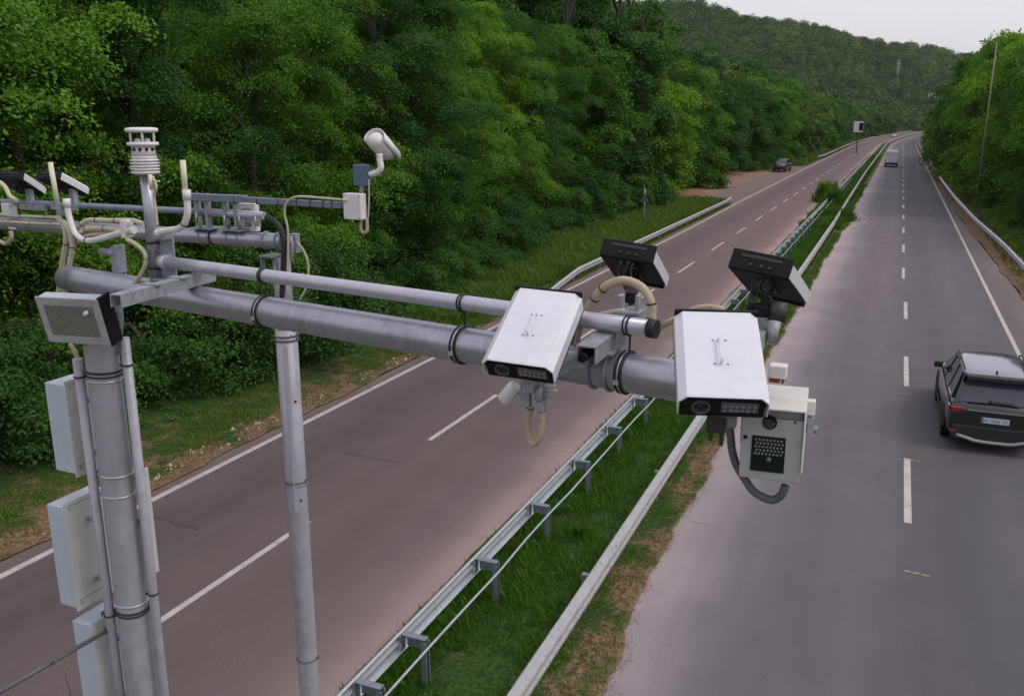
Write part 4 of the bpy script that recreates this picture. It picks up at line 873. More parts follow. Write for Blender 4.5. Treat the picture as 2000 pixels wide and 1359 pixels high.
mb = MB(); mb.box(ap(1400, 826, .36), (.058, .05, .055)); mb.box(ap(1409, 856, .36), (.012, .02, .05)); mb.box(ap(1388, 850, .37), (.012, .02, .03)); mb.build('mount_block', HOSE, mt, bevel=.004)
mb = MB(); mb.box(ap(1431, 818, .37), (.026, .03, .05)); mb.build('gland_nut', LEDM, mt, bevel=.003)
mb = MB(); mb.beam(ap(1400, 815, .35), (-.44, 3.0, 6.16), .05, .03); mb.build('mount_arm', GALVD, mt)
mt = thing('camera_mount', 'galvanised bracket on the pipe under the tan cable arch', 'mount', ap(1232, 628, -.1))
mb = MB(); a = ap(1238, 622, -.10); top = pb1 + Vector((.0, -.02, -.10)); mb.beam(a, top, .045, .05, up=(1, 0, 0)); mb.build('upright', GALVD, mt, bevel=.003)
mb = MB(); mb.box(ap(1212, 600, -.12), (.02, .05, .10)); mb.box(ap(1246, 605, -.12), (.014, .05, .12)); mb.box(ap(1230, 618, -.10), (.09, .08, .05)); mb.build('yoke', GALVD, mt, bevel=.004)
mb = MB(); mb.beam(ap(1232, 582, -.2), top + Vector((0, 0, .03)), .045, .045, up=(1, 0, 0)); mb.build('dark_joint', BLACK, mt, bevel=.006)
mt = thing('camera_mount', 'grey cylinder mount with black joint under the right black-backed camera', 'mount', ap(1500, 660, -.25))
mb = MB(); top = ap(1522, 590, -.42); mb.tube([top, ap(1516, 628, -.40)], .034, 20); mb.build('cylinder', HOSE, mt)
mb = MB(); mb.tube([ap(1513, 628, -.38), ap(1506, 668, -.35)], [.026, .018], 16); mb.build('lower_cylinder', GALVD, mt)
mb = MB(); mb.box(ap(1488, 606, -.40), (.06, .05, .05)); mb.box(ap(1470, 600, -.4), (.04, .03, .03)); mb.box(ap(1494, 585, -.4), (.03, .03, .06)); mb.build('black_joint', BLACK, mt, bevel=.008)
mb = MB(); mb.beam(ap(1506, 666, -.35), (-.42, 3.66, 6.2), .035, .03); mb.build('mount_arm', GALVD, mt)
for nm, lab, pl in (('cable', 'thin black cables drooping from the back of the middle black-backed camera', [((1213, 512), (1207, 530), (1213, 548), (1222, 566)), ((1228, 512), (1222, 528), (1218, 541), (1228, 570)), ((1236, 515), (1232, 535), (1240, 560), (1236, 580))]), ('cable', 'thin black cables drooping from the back of the right black-backed camera', [((1470, 545), (1468, 570), (1474, 590), (1482, 602)), ((1488, 545), (1482, 565), (1494, 580), (1498, 600)), ((1502, 545), (1490, 562), (1502, 578), (1508, 592))])):
    mb = MB()
    for pts in pl: mb.tube(smooth_path([ap(u, v, -.44 if u < 1300 else -.40) for u, v in pts]), .0045, 6)
    tag(mb.build(nm, HOSE), lab, 'cable')
for i_, (uu, oo) in enumerate(((58, 0), (143, 0))):
    mt = thing('camera_mount', 'grey upright carrying the traffic camera ' + ('at the left edge of the view' if i_ == 0 else 'beside the left cream rod'), 'mount', bp(uu, 410), 'uprights on the far arm')
    mb = MB(); a = bp(uu + 2, 396); b = bp(uu, 372); mb.box((a + b) / 2, (.05, .05, .14)); mb.build('upright', GALVD, mt, bevel=.004)
    mb = MB(); a = bp(uu + (-10 if i_ else 14), 405); mb.beam(a + Vector((-.16, -.03, 0)), a + Vector((.15, -.03, 0.0)), .03, .045); mb.build('side_bar', GALVD, mt, bevel=.003)
# small white bullet sensor
a = ap(983, 783, .24); b = ap(1010, 750, .22); t = thing('bullet_camera', 'small white cylindrical sensor hanging behind the tilted white camera', 'camera', a)
d = (b - a).normalized(); mb = MB(); mb.lathe([(.024, 0), (.029, .006), (.029, .075), (.024, .085)], a, d, 24); mb.build('body', WHITEP, t)
mb = MB(); mb.tube([a + d * .055, a + d * .055 + ap(1030, 772, .24) - ap(1000, 765, .24)], .009, 10); mb.build('stem', GALVD, t)
# flash box
M = Euler((R(-6.6), R(-.8), R(3.9)), 'XYZ').to_matrix(); fc = Vector((-.314, 3.132, 5.941)) + M @ Vector((0, -.3245, 0)); L = .44; pos = fc + M @ Vector((0, L / 2, 0))
t = thing('flash_box', 'grey flash unit in a pale hooded case with a dark glass panel', 'flash unit', pos); t.rotation_euler = M.to_euler(); W_, H_ = .193, .239
mb = MB(); mb.box((0, .01, 0), (W_ - .006, L - .03, H_ - .004)); mb.build('case', FBOX, t, bevel=.004, world=False)
mb = MB(); mb.box((0, -.003, H_ / 2 + .003), (W_ + .010, L + .03, .006)); mb.box((W_ / 2 + .003, -.003, .02), (.005, L + .03, H_ - .045)); mb.box((-W_ / 2 - .003, .02, .05), (.005, L - .02, .12)); mb.build('hood', FTOP, t, bevel=.0015, world=False)
mb = MB(); mb.box((0, -L / 2 - .001, -.012), (W_ - .002, .008, H_ - .035)); dr = mb.build('door', FBOX, t, bevel=.003, world=False)
mb = MB(); mb.box((-.008, -L / 2 - .006, -.028), (.106, .005, .118)); gp = mb.build('glass_panel', GLASSD, t, bevel=.001, world=False)
mb = MB()
for i in range(8):
    for j in range(5): mb.lathe([(.0048, 0), (.003, .002), (0, .003)], (-.008 + (i - 3.5) * .0115 + (.004 if j % 2 else 0), -L / 2 - .0085, .018 - j * .0115), (0, -1, 0), 8)
mb.build('led', mat('flash_led_grey', srgb(112, 116, 116), .3), gp, world=False)
mb = MB(); mb.lathe([(.009, 0), (.007, .004), (0, .005)], (-.004, -L / 2 - .0085, -.045), (0, -1, 0), 12); mb.build('sensor', IRW, gp, world=False)
mb = MB(); mb.lathe([(.023, 0), (.023, .006), (.019, .006), (.018, .002), (0, .002)], (-.008, -L / 2 - .003, .078), (0, -1, 0), 26); mb.build('lens_port', BLACK, t, world=False)
mb = MB(); mb.lathe([(.007, 0), (.007, .004)], (-.082, -L / 2 - .004, .022), (0, -1, 0), 12); mb.lathe([(.004, 0), (.004, .004)], (.07, -L / 2 - .004, .085), (0, -1, 0), 10); mb.build('lock', BLACK, t, world=False)
mb = MB(); mb.box((W_ / 2 + .018, L / 2 - .10, .075), (.03, .06, .05)); mb.build('side_lug', FTOP, t, bevel=.003, world=False)
mb = MB(); mb.box((W_ / 2 + .020, L / 2 - .10, .01), (.022, .05, .06)); mb.tube([(W_ / 2 + .0, L / 2 - .1, -.005), (W_ / 2 + .045, L / 2 - .1, -.005)], .014, 12); mb.build('side_bracket', GALVD, t, bevel=.002, world=False)
mb = MB(); mb.tube([(.055, -.02, -H_ / 2), (.055, -.02, -H_ / 2 - .02)], .016, 14); mb.build('gland_nut', GALVD, t, world=False)
t = thing('junction_box', 'small white bracket box with rusty edge above the pale flash unit hood', 'box', ap(1520, 730, .02))
mb = MB(); mb.box(ap(1520, 724, .02), (.058, .05, .045)); mb.build('cover', WHITEP, t, bevel=.005)
mb = MB(); mb.box(ap(1513, 740, .03), (.035, .03, .018)); mb.box(ap(1530, 738, .01), (.008, .04, .03)); mb.build('rusty_lip', RUST, t)

# ------------------------------------------------------------------ flexible conduits
def hose(name, pts, r, m, label, ties=(), n=14, ribs=True):
    sp = smooth_path(pts, 10); mb = MB()
    L = 0; rr_ = []; 
    # resample evenly so the ribs stay regular
    Q = [sp[0]]; acc = 0; stp = r * .42 if ribs else r
    for a, b in zip(sp[:-1], sp[1:]):
        seg = (b - a).length; d0 = stp - acc
        while d0 <= seg: Q.append(a.lerp(b, d0 / seg)); d0 += stp
        acc = (acc + seg) % stp if seg else acc
    Q.append(sp[-1]); rr_ = [r * (1 + (.07 if i % 2 else -.03) * (1 if ribs else 0)) for i in range(len(Q))]
    if len(Q) < 3: Q = sp; rr_ = [r] * len(sp)
    t = None
    if ties:
        t = thing(name, label, 'cable', tuple(pts[0])); mb.tube(Q, rr_, n); mb.build('tube', m, t)
        for k in ties:
            i = max(1, min(len(Q) - 2, int(k * len(Q)))); q = MB(); ring(q, Q[i], Q[i + 1] - Q[i - 1], r * 1.12, r * .18, 16); q.build('cable_tie', BLACKR, t)
        return t
    mb.tube(Q, rr_, n); return tag(mb.build(name, m), label, 'cable')
A = lambda pts, off=0: [ap(u, v, off) for u, v in pts]
B = lambda pts, off=0: [bp(u, v, off) for u, v in pts]
hose('flexible_conduit', A([(1106, 700), (1112, 672), (1132, 629), (1155, 592), (1178, 563), (1214, 548), (1250, 559), (1270, 586), (1272.5, 615), (1276, 640)], -.04), .0165, TAN, 'thick tan conduit arching between the two white cameras', (.16, .42, .5, .86))
hose('flexible_conduit', A([(1276, 642), (1291, 640), (1304, 630), (1322, 622)], -.04), .0115, TAN, 'tan conduit end running from the black elbow to the square-on camera')
mb = MB(); mb.tube(smooth_path(A([(1270, 620), (1274, 640), (1284, 646)], -.04)), .021, 12); tag(mb.build('elbow', BLACKR), 'black rubber elbow at the foot of the tan arch', 'elbow')
hose('flexible_conduit', A([(1150, 625), (1176, 614), (1200, 609), (1218, 606)], -.07), .0095, TANP, 'short pale conduit lying behind the pipe under the tan arch')
hose('flexible_conduit', A([(1143, 690), (1128, 672), (1132, 640), (1142, 615)], .0), .012, TAN, 'tan conduit rising beside the tilted white camera')
hose('flexible_conduit', A([(1036, 794), (1030, 825), (1033, 856), (1044, 866), (1054, 852), (1058, 825), (1057, 798)], .30), .0125, TAN, 'tan conduit loop hanging below the tilted white camera', (.03, .95))
hose('flexible_conduit', A([(1350, 606), (1370, 601), (1395, 601), (1415, 606)], -.2), .012, TAN, 'tan conduit just showing over the back of the square-on camera')
hose('flexible_conduit', A([(1424, 822), (1427, 850), (1430, 880), (1438, 907), (1452, 931), (1470, 957), (1487, 969), (1510, 976), (1527, 965), (1534, 948)], .16), .0135, GHOSE, 'grey hose curving from the square-on camera to the bottom of the flash unit')
# left bundle
hose('flexible_conduit', B([(-20, 414), (17, 421), (60, 423), (118, 425)], .06) , .013, TANP, 'upper of two tan conduits along the far arm at the left edge', (.45, .8))
hose('flexible_conduit', B([(-20, 430), (0, 432.5), (60, 436), (114, 438)], .08), .013, TANP, 'lower of two tan conduits along the far arm at the left edge', (.3, .6, .9))
hose('flexible_conduit', A([(112, 424), (124, 440), (129, 468), (122, 510), (115, 572)], -.02), .0155, TANP, 'left one of two tan conduits dropping behind the floodlight', (.35, .7))
hose('flexible_conduit', A([(122, 432), (136, 452), (141, 478), (136, 515), (127, 572)], -.02), .0155, TANP, 'right one of two tan conduits dropping behind the floodlight', (.35, .7))
hose('flexible_conduit', A([(132, 470), (150, 447), (171, 431), (215, 431), (256, 431), (280, 437)], -.06), .0135, TANP, 'upper tan conduit arching left of the weather mast', (.25, .45, .68))
hose('flexible_conduit', A([(142, 474), (160, 452), (177, 446), (205, 446), (227, 449), (250, 462)], -.05), .0135, TANP, 'middle tan conduit arching left of the weather mast', (.3, .62))
hose('flexible_conduit', A([(150, 474), (170, 461), (200, 458), (230, 460)], -.05), .0115, TAN, 'lowest tan conduit of the three left of the weather mast')
hose('flexible_conduit', A([(248, 468), (262, 475), (281, 491), (285, 512), (276, 535), (264, 552)], .05), .0115, TANP, 'pale conduit curling down beside the foot of the mast', (.5,))
hose('flexible_conduit', A([(-12, 356), (0, 357), (10, 366), (20, 384), (32, 391)], -.9), .0175, TANP, 'pale conduit curving in from the left edge')
hose('flexible_conduit', A([(21, 452), (22, 466), (12, 476), (0, 472), (-8, 466)], -.9), .017, TAN, 'tan conduit loop hanging at the left edge')
hose('flexible_conduit', A([(298, 345), (305, 365), (301, 385), (304, 410), (307, 440)], .03), .0075, TANP, 'thin tan cable running down the weather mast')
hose('rubber_hose', B([(520, 424), (534, 431), (545, 443), (552, 460), (555, 480), (554, 520), (551, 580)], .05), .023, HOSE, 'thick black hose bending down from the far pipe end', ribs=False)
hose('cable', B([(676, 391), (630, 387), (588, 384), (569, 388), (558, 400), (556, 418), (561, 440), (563, 465), (562, 520), (561, 570)], .10), .0085, TANP, 'thin tan cable from the white junction box down to the far post', ribs=False)
hose('cable', B([(580, 474), (593, 490), (601, 511), (602, 535), (598, 561), (586, 585)], .0), .0085, TANP, 'thin pale cable bowed out right of the far post top', ribs=False)
hose('flexible_conduit', B([(706, 426), (705, 446), (709, 454), (716, 452), (717, 440), (716, 427)], .02), .0125, TAN, 'tan conduit loop below the white junction box')
hose('cable', B([(720, 350), (721, 380), (720, 405), (719, 427)], .02), .005, TANP, 'thin tan cable beside the white junction box', ribs=False)
hose('flexible_conduit', A([(137, 672), (146, 686), (151, 700), (153, 712)], .05), .0135, TAN, 'short tan conduit between the floodlight and the pole')
for dv in (0, 7): hose('cable', [ap(80, 620 + dv, -.15), ap(40, 633 + dv * .9, -.2), ap(0, 638 + dv, -.25), ap(-60, 640 + dv, -.3)], .0055, HOSE, 'black wire sagging from the floodlight to the left edge, ' + ('upper' if dv == 0 else 'lower') + ' of two', ribs=False)
t = thing('junction_box', 'small white box at the left edge with conduits leaving it', 'box', bp(18, 410, .03)); mb = MB(); mb.box(bp(18, 408, .03), (.10, .08, .10)); mb.build('body', WHITEP, t, bevel=.006); mb = MB(); mb.box(bp(28, 444, .03), (.09, .05, .035)); mb.build('lower_bracket', WHITEP, t, bevel=.004)

# ------------------------------------------------------------------ floodlight
M = Euler((R(13.2), R(-.3), R(9.4)), 'XYZ').to_matrix(); pos = Vector((-4.225, 3.537, 5.912)); W_, D_, H_ = .417, .083, .286
t = thing('floodlight', 'rectangular floodlight with ribbed glass and black side fixed to the top of the near pole', 'floodlight', pos); t.rotation_euler = M.to_euler()
mb = MB(); mb.box((-.002, .006, 0), (W_ - .012, D_ - .012, H_ - .01)); mb.build('housing', mat('lamp_housing_silver', srgb(186, 192, 200), .4, .15, .05, 10, stain=srgb(130, 130, 130), stain_amt=.3), t, bevel=.006, world=False)
mb = MB(); fz = -D_ / 2
for (c, d) in (((0, fz, .118), (W_, .012, .050)), ((0, fz, -.120), (W_, .012, .046)), ((-.187, fz, -.002), (.043, .012, .192)), ((.183, fz, -.002), (.051, .012, .192))): mb.box(c, d)
mb.build('front_frame', LFRAME, t, bevel=.003, world=False)
mb = MB(); mb.box((-.001, fz + .001, -.001), (.322, .006, .188)); gl = mb.build('glass', REFL, t, world=False)
mb = MB()
for i in range(12):
    z = -.088 + i * .016
    mb.beam((-.155, fz - .004, z), (.152, fz - .004, z), .004, .003)
for i in range(22):
    x = -.155 + i * .0146; mb.beam((x, fz - .003, -.09), (x, fz - .003, .09), .003, .003, up=(0, 1, 0))
mb.build('glass_rib', REFL, gl, world=False)
mb = MB(); mb.lathe([(.012, 0), (.014, .01), (.01, .03)], (.118, fz - .004, .062), (0, -1, 0), 14); mb.build('lamp_socket', CREAM, gl, world=False)
mb = MB(); mb.box((W_ / 2 + .001, .002, .002), (.020, D_ + .012, H_ + .012))
for i in range(7): mb.box((W_ / 2 + .013, .002, -.12 + i * .04), (.006, D_ + .006, .010))
mb.build('side_fins', BLACK, t, bevel=.002, world=False)
mb = MB(); mb.tube([(-.06, .05, -H_ / 2 - .01), (-.06, .05, -H_ / 2 - .06)], .014, 10); mb.build('gland_nut', GALVD, t, world=False)

# ------------------------------------------------------------------ cabinets on the near pole
def cabinet(c, d, label, k):
    c = scp(c, 1.06); d = [q * 1.06 for q in d]
    t = thing('cabinet', label, 'cabinet', (c.x, c.y, c.z - d[2] / 2), 'white cabinets on the near pole')
    mb = MB(); mb.box(c, d); mb.build('case', CABW, t, bevel=.004)
    mb = MB(); x = c.x + d[0] / 2 + .006; mb.box((x, c.y, c.z), (.010, d[1] + .004, d[2] + .05)); mb.build('flange_plate', CABG, t, bevel=.002)
    mb = MB()
    for z in (c.z - d[2] / 2 + .03, c.z + d[2] / 2 - .02):
        mb.lathe([(.008, 0), (.008, .006), (.005, .010)], (x + .004, c.y - d[1] / 2 + .035, z), (1, 0, 0), 10)
        mb.box((x + .006, c.y, z + .02), (.004, d[1] * .9, .004))
    mb.build('screw', GALVD, t)
    for sg in (1, -1): mb = MB(); mb.box((c.x + d[0] / 2 + .06, c.y, c.z + sg * d[2] * .3), (.12, .03, .03)); mb.build('mount_arm', GALVD, t)
    return t
cabinet((-4.362, 3.535, 5.258), (.158, .204, .544), 'small white cabinet on the left of the near pole, topmost of three', 0)
cabinet((-4.404, 3.519, 4.459), (.135, .316, .662), 'larger white cabinet on the left of the near pole, between two others', 1)
cabinet((-4.357, 3.535, 3.644), (.161, .275, .713), 'white cabinet left of the near pole, lowest of three, crossed by a rod', 2)
c = ony(292, 1015, PYY + .09); c.z = 0; zt_ = zat(c.x, c.y, 915); zb_ = zat(c.x, c.y, 1118)
t = thing('mounting_plate', 'thin white plate standing out right of the near pole', 'plate', (c.x, c.y, zb_)); mb = MB(); mb.box((c.x, c.y, (zt_ + zb_) / 2), (.012, .06, zt_ - zb_)); mb.build('plate', CABG, t, bevel=.002)
mb = MB(); mb.lathe([(.007, 0), (.007, .008)], (c.x + .006, c.y - .01, zt_ - .04), (1, 0, 0), 8); mb.lathe([(.007, 0), (.007, .008)], (c.x + .006, c.y - .01, zb_ + .05), (1, 0, 0), 8); mb.build('screw', GALVD, t)
mb = MB(); mb.box((c.x - .05, c.y - .03, (zt_ + zb_) / 2), (.10, .02, .05)); mb.build('mount_arm', GALVD, t)
t = thing('support_rod', 'dark grey rod slanting from the near pole to the lower left corner', 'rod', tuple(a0 := ap(214, 1228, .10)))
b0 = onz(-40, 1373, a0.z); mb = MB(); mb.tube([a0, b0], .0145, 12); mb.build('rod', DARKROD, t)
mb = MB(); mb.box(a0, (.05, .05, .05)); mb.box(ap(204, 1205, .06), (.03, .03, .09)); mb.build('end_clamp', DARKROD, t, bevel=.004)
mb = MB(); q = a0.lerp(b0, .48); mb.tube(smooth_path([q, q + Vector((.05, 0, .01)), q + Vector((.10, .0, -.05)), q + Vector((.13, .0, -.22)), q + Vector((.14, 0, -.5))]), .005, 6); mb.box(q, (.03, .03, .028)); mb.build('wire', GHOSE, t)

# ------------------------------------------------------------------ weather station and rods
zb_ = zat(MX, MY, 341); zt_ = zat(MX, MY, 249); Hh = zt_ - zb_; t = thing('weather_station', 'white weather sensor with stacked plates and a small cage on top of the mast', 'weather sensor', (MX, MY, zb_))
c = Vector((MX, MY, zb_)); r1 = .072; prof = []
z = 0.0
mb = MB(); n = 5; prof = [(.05, 0.0), (.066, .004)]
n = 5
for i in range(n): b = .010 + i * .0155; prof += [(.074, b), (.074, b + .006), (.060, b + .009), (.060, b + .0145)]
prof += [(.066, .088), (.062, .096)]; mb.lathe(prof, c, n=32); mb.build('plate_stack', WHITEP, t)
mb = MB(); mb.lathe([(.061, .096), (.061, .15)], c, n=32); nk = mb.build('neck', WHITEP, t)
mb = MB()
for k in range(12):
    q = k * math.pi / 6; mb.box(c + Vector((math.cos(q) * .0615, math.sin(q) * .0615, .132)), (.013, .013, .016), Matrix.Rotation(q, 3, 'Z'))
mb.build('vent_slot', BLACK, nk)
mb = MB(); mb.lathe([(.055, .148), (.078, .151), (.081, .159), (.078, .168), (.045, .170), (.03, .175)], c, n=36); mb.build('lower_disc', WHITEP, t)
mb = MB()
for k in range(6):
    q = k * math.pi / 3 + .3; p = c + Vector((math.cos(q) * .066, math.sin(q) * .066, 0)); mb.tube([p + Vector((0, 0, .168)), p + Vector((0, 0, Hh - .022))], .0048, 8)
mb.build('cage_pillar', WHITEP, t)
mb = MB()
for k in range(4):
    q = k * math.pi / 2 + .2; p = c + Vector((math.cos(q) * .035, math.sin(q) * .035, .168)); mb.lathe([(.010, 0), (.010, .012), (.004, .02)], p, n=12)
mb.build('sensor_head', WHITEP, t)
mb = MB(); mb.lathe([(.070, Hh - .026), (.082, Hh - .022), (.084, Hh - .012), (.078, Hh - .003), (.05, Hh)], c, n=36); mb.build('top_disc', WHITEP, t)
mb = MB(); p = ap(292, 357, .05); mb.tube([ap(293, 341, .04), ap(296, 371, .04)], .011, 12); mb.tube([ap(300, 354, .05), ap(312, 354, .05)], .004, 6); mb.build('plug', CREAM, t)
def rodarm(label, rod, pipe, off):
    P_ = A(pipe, off); t = thing('antenna', label, 'antenna', tuple(P_[-1]), 'cream rods on bent white pipes'); mb = MB(); mb.tube(smooth_path(P_, 8), .0175, 16); mb.build('bent_pipe', WHITEP, t)
    q = A(rod, off); mb = MB(); mb.tube(q, .0145, 14); mb.build('rod', CREAM, t)
    mb = MB(); mb.tube([P_[0] + (P_[1] - P_[0]) * .0, P_[0] + (P_[1] - P_[0]).normalized() * .05], .0215, 16); mb.build('socket', WHITEP, t); mb = MB(); mb.tube([P_[-1], P_[-1] + (P_[-2] - P_[-1]).normalized() * .03], .022, 14); mb.build('socket', WHITEP, t)
    mb = MB(); ring(mb, P_[len(P_) // 2], P_[len(P_) // 2 + 1] - P_[len(P_) // 2 - 1], .020, .003, 16); mb.build('cable_tie', BLACKR, t); return t
rodarm('cream rod beside a bent white pipe, left of the weather mast', [(98, 317), (113, 402)], [(129.5, 388), (134, 418), (143, 448), (154, 463), (170, 470), (194, 467), (235, 455), (262, 449)], -.02)
rodarm('cream rod in a bent white pipe, right of the weather mast', [(357, 313), (362, 375)], [(364, 371), (366, 400), (366, 418), (360, 437), (348, 447), (330, 450), (306, 455)], .02)
mb = MB(); mb.box(ap(120, 412, -.02), (.05, .04, .05)); mb.box(ap(124, 400, -.02), (.05, .03, .02)); tag(mb.build('pipe_clamp', GALVD, bevel=.003), 'grey clamp joining the left cream rod to its bent pipe', 'clamp')
mb = MB(); a = ap(246, 447, -.02); mb.box(a, (.035, .05, .10)); mb.box(a + Vector((.03, 0, .03)), (.05, .012, .02)); mb.box(a + Vector((.03, 0, -.03)), (.05, .012, .02)); tag(mb.build('pipe_clamp', WHITEP, bevel=.003), 'pale bracket holding the left bent pipe to the mast', 'clamp')

# ------------------------------------------------------------------ CCTV group on the far arm
t = thing('junction_box', 'white square junction box at the end of the blue-grey bar', 'box', bp(696, 428)); c = bp(693, 403, .05)
mb = MB(); mb.box(c, (.150, .075, .185)); bx_ = mb.build('case', WHITEP, t, bevel=.006)
for dx in (-.06, .06):
    for dz in (-.078, .078): mb = MB(); mb.lathe([(.005, 0), (.005, .003)], c + Vector((dx, -.0375, dz)), (0, -1, 0), 8); mb.build('screw', GALVD, bx_)
t = thing('cctv_camera', 'white domed surveillance camera on a bent white neck beside a blue-grey box', 'camera', bp(707, 380))
mb = MB(); mb.tube([bp(706, 380), bp(708, 352)], .017, 12); mb.build('stem', GALVD, t)
mb = MB(); mb.box(bp(707, 342), (.118, .06, .15)); mb.build('rear_box', BLUEG, t, bevel=.006)
mb = MB(); mb.tube(smooth_path(B([(722, 341), (736, 337), (744, 328), (742, 314), (741, 300)], .0), 4), .022, 14); mb.build('neck', WHITEP, t)
hd = bp(734, 276, .0); ft = bp(757, 303, -.16); d = (ft - hd).normalized(); up = Vector((0, 0, 1)); rt_ = d.cross(up).normalized(); uu = rt_.cross(d)
def secx(c, sx, sz, k0=1.0):
    out = []
    for q in range(16):
        a = 2 * math.pi * q / 16; x = math.cos(a) * sx; z = math.sin(a) * sz
        if z < 0: z *= .75
        out.append(c + rt_ * x + uu * z)
    return out
L = (ft - hd).length; vs = []; st = [(-.045, .012), (-.035, .045), (-.015, .064), (.02, .070), (.12, .068), (L, .060)]
for s_, r_ in st: vs += secx(hd + d * s_, r_, r_)
mb = MB(); mb.add(vs, [(j * 16 + k, j * 16 + (k + 1) % 16, (j + 1) * 16 + (k + 1) % 16, (j + 1) * 16 + k) for j in range(len(st) - 1) for k in range(16)] + [tuple(range(16)), tuple(range((len(st) - 1) * 16, len(st) * 16))], True); mb.build('body', WHITEP, t)
mb = MB(); vs = []; 
for s_ in (-.03, L + .05):
    for rr2 in (.083, .078):
        for q in range(9): a = math.pi * (q / 8) * 1.1 - .15; vs.append(hd + d * s_ + rt_ * math.cos(a) * rr2 + uu * (math.sin(a) * rr2 + .004))
fs = []
for q in range(8): fs += [(q, q + 1, 18 + q + 1, 18 + q), (9 + q, 9 + q + 1, 27 + q + 1, 27 + q), (q, q + 1, 9 + q + 1, 9 + q), (18 + q, 18 + q + 1, 27 + q + 1, 27 + q)]
fs += [(0, 9, 27, 18), (8, 17, 35, 26)]; mb.add(vs, fs, True); mb.build('sun_hood', WHITEP, t)
t = thing('sensor_box', 'white box with faint dark marks standing behind the far arm brackets', 'box', bp(485, 448, -.04)); mb = MB(); c = bp(485, 424, -.06); mb.box(c, (.185, .05, .215)); bb = mb.build('case', WHITEP, t, bevel=.004)
mb = MB()
for (dx, dz, w_, h_) in ((-.045, .055, .03, .008), (-.012, .055, .012, .03), (.008, .058, .010, .026), (.028, .055, .014, .028), (.05, .055, .008, .03)): mb.box(c + Vector((dx, -.026, dz)), (w_, .003, h_))
mb.build('mark', mat('grey_print', srgb(110, 112, 120), .6), bb)
mb = MB()
for (dx, dz, w_, h_) in ((-.03, -.055, .03, .008), (-.004, -.06, .010, .034), (.016, -.058, .008, .03), (.034, -.06, .014, .026)): mb.box(c + Vector((dx, -.026, dz)), (w_, .003, h_))
mb.build('mark', mat('brown_print', srgb(120, 84, 72), .6), bb)

# ------------------------------------------------------------------ vehicles
PAINT = mat('black_car_paint', srgb(26, 31, 31), .22, .3, .02, 5, coat=1.0)
ROOFSHEEN = mat('roof_paint_sky_sheen', srgb(120, 121, 136), .2, .35, .02, 5, coat=1.0)  # dark roof made lighter: the sky's reflection is put into its base colour
CLAD = mat('black_car_cladding', srgb(34, 35, 38), .6, 0, .05, 20)
AGL = mat('tinted_car_glass', srgb(62, 64, 74), .10, 0, 0, 5, coat=.3)
TYRE = mat('tyre_rubber', srgb(26, 26, 28), .8, 0, .1, 20)
RIM = mat('dark_alloy', srgb(90, 92, 96), .35, .7, .05, 20)
REDL = mat('red_tail_light', (.22, .012, .016), .2, 0, .05, 20, coat=1)
SILV = mat('silver_bumper_trim', srgb(150, 150, 150), .35, .5, .05, 20)
PLATE = mat('number_plate_white', srgb(190, 196, 206), .4, 0, .02, 20)
PBLU = mat('number_plate_blue', srgb(50, 70, 140), .4, 0, .02, 20)
PINK = mat('number_plate_ink', srgb(60, 62, 72), .5, 0, .02, 20)
VWHITE = mat('white_vehicle_paint', srgb(214, 214, 220), .3, 0, .02, 4, coat=.6)
def loft(mb, secs, smooth=True, close=True):
    n = len(secs[0]); vs = [p for s_ in secs for p in s_]
    mb.add(vs, [(j * n + k, j * n + (k + 1) % n, (j + 1) * n + (k + 1) % n, (j + 1) * n + k) for j in range(len(secs) - 1) for k in range(n)], smooth)
    b = len(mb.v) - len(vs)
    if close:
        for fl in (tuple(b + k for k in reversed(range(n))), tuple(b + len(vs) - n + k for k in range(n))): mb.f.append(fl); mb.sm.append(False)
def wheel(t, x, y, r, wd, s_):
    w_ = MB(); w_.lathe([(r * .62, -wd / 2), (r * .92, -wd / 2), (r, -wd / 2 + .03), (r, wd / 2 - .03), (r * .92, wd / 2), (r * .62, wd / 2)], (x, y, r), (s_, 0, 0), 28); q = w_.build('wheel', TYRE, t, world=False)
    w_ = MB(); w_.lathe([(r * .63, -wd / 2 + .02), (r * .63, wd / 2 - .012), (r * .56, wd / 2 - .03), (.06, wd / 2 - .035), (.05, wd / 2 - .01), (0, wd / 2 - .01)], (x, y, r), (s_, 0, 0), 24)
    for k in range(5):
        a = k * 2 * math.pi / 5; w_.beam((x + s_ * (wd / 2 - .022), y + math.cos(a) * .05, r + math.sin(a) * .05), (x + s_ * (wd / 2 - .012), y + math.cos(a) * r * .6, r + math.sin(a) * r * .6), .05, .02, up=(1, 0, 0))
    w_.build('rim', RIM, q, world=False)
def sect(y, w_, zb, zt, crown=.02, tuck=.06):
    zm = zb + (zt - zb) * .45
    h = [(0, zb), (w_ * .86, zb), (w_ * .97, zb + .06), (w_, zm), (w_ * .985, zt - .12), (w_ - tuck * .6, zt - .03), (w_ - tuck - .05, zt), (0, zt + crown)]
    return [Vector((x, y, z)) for x, z in h] + [Vector((-x, y, z)) for x, z in reversed(h[1:-1])]
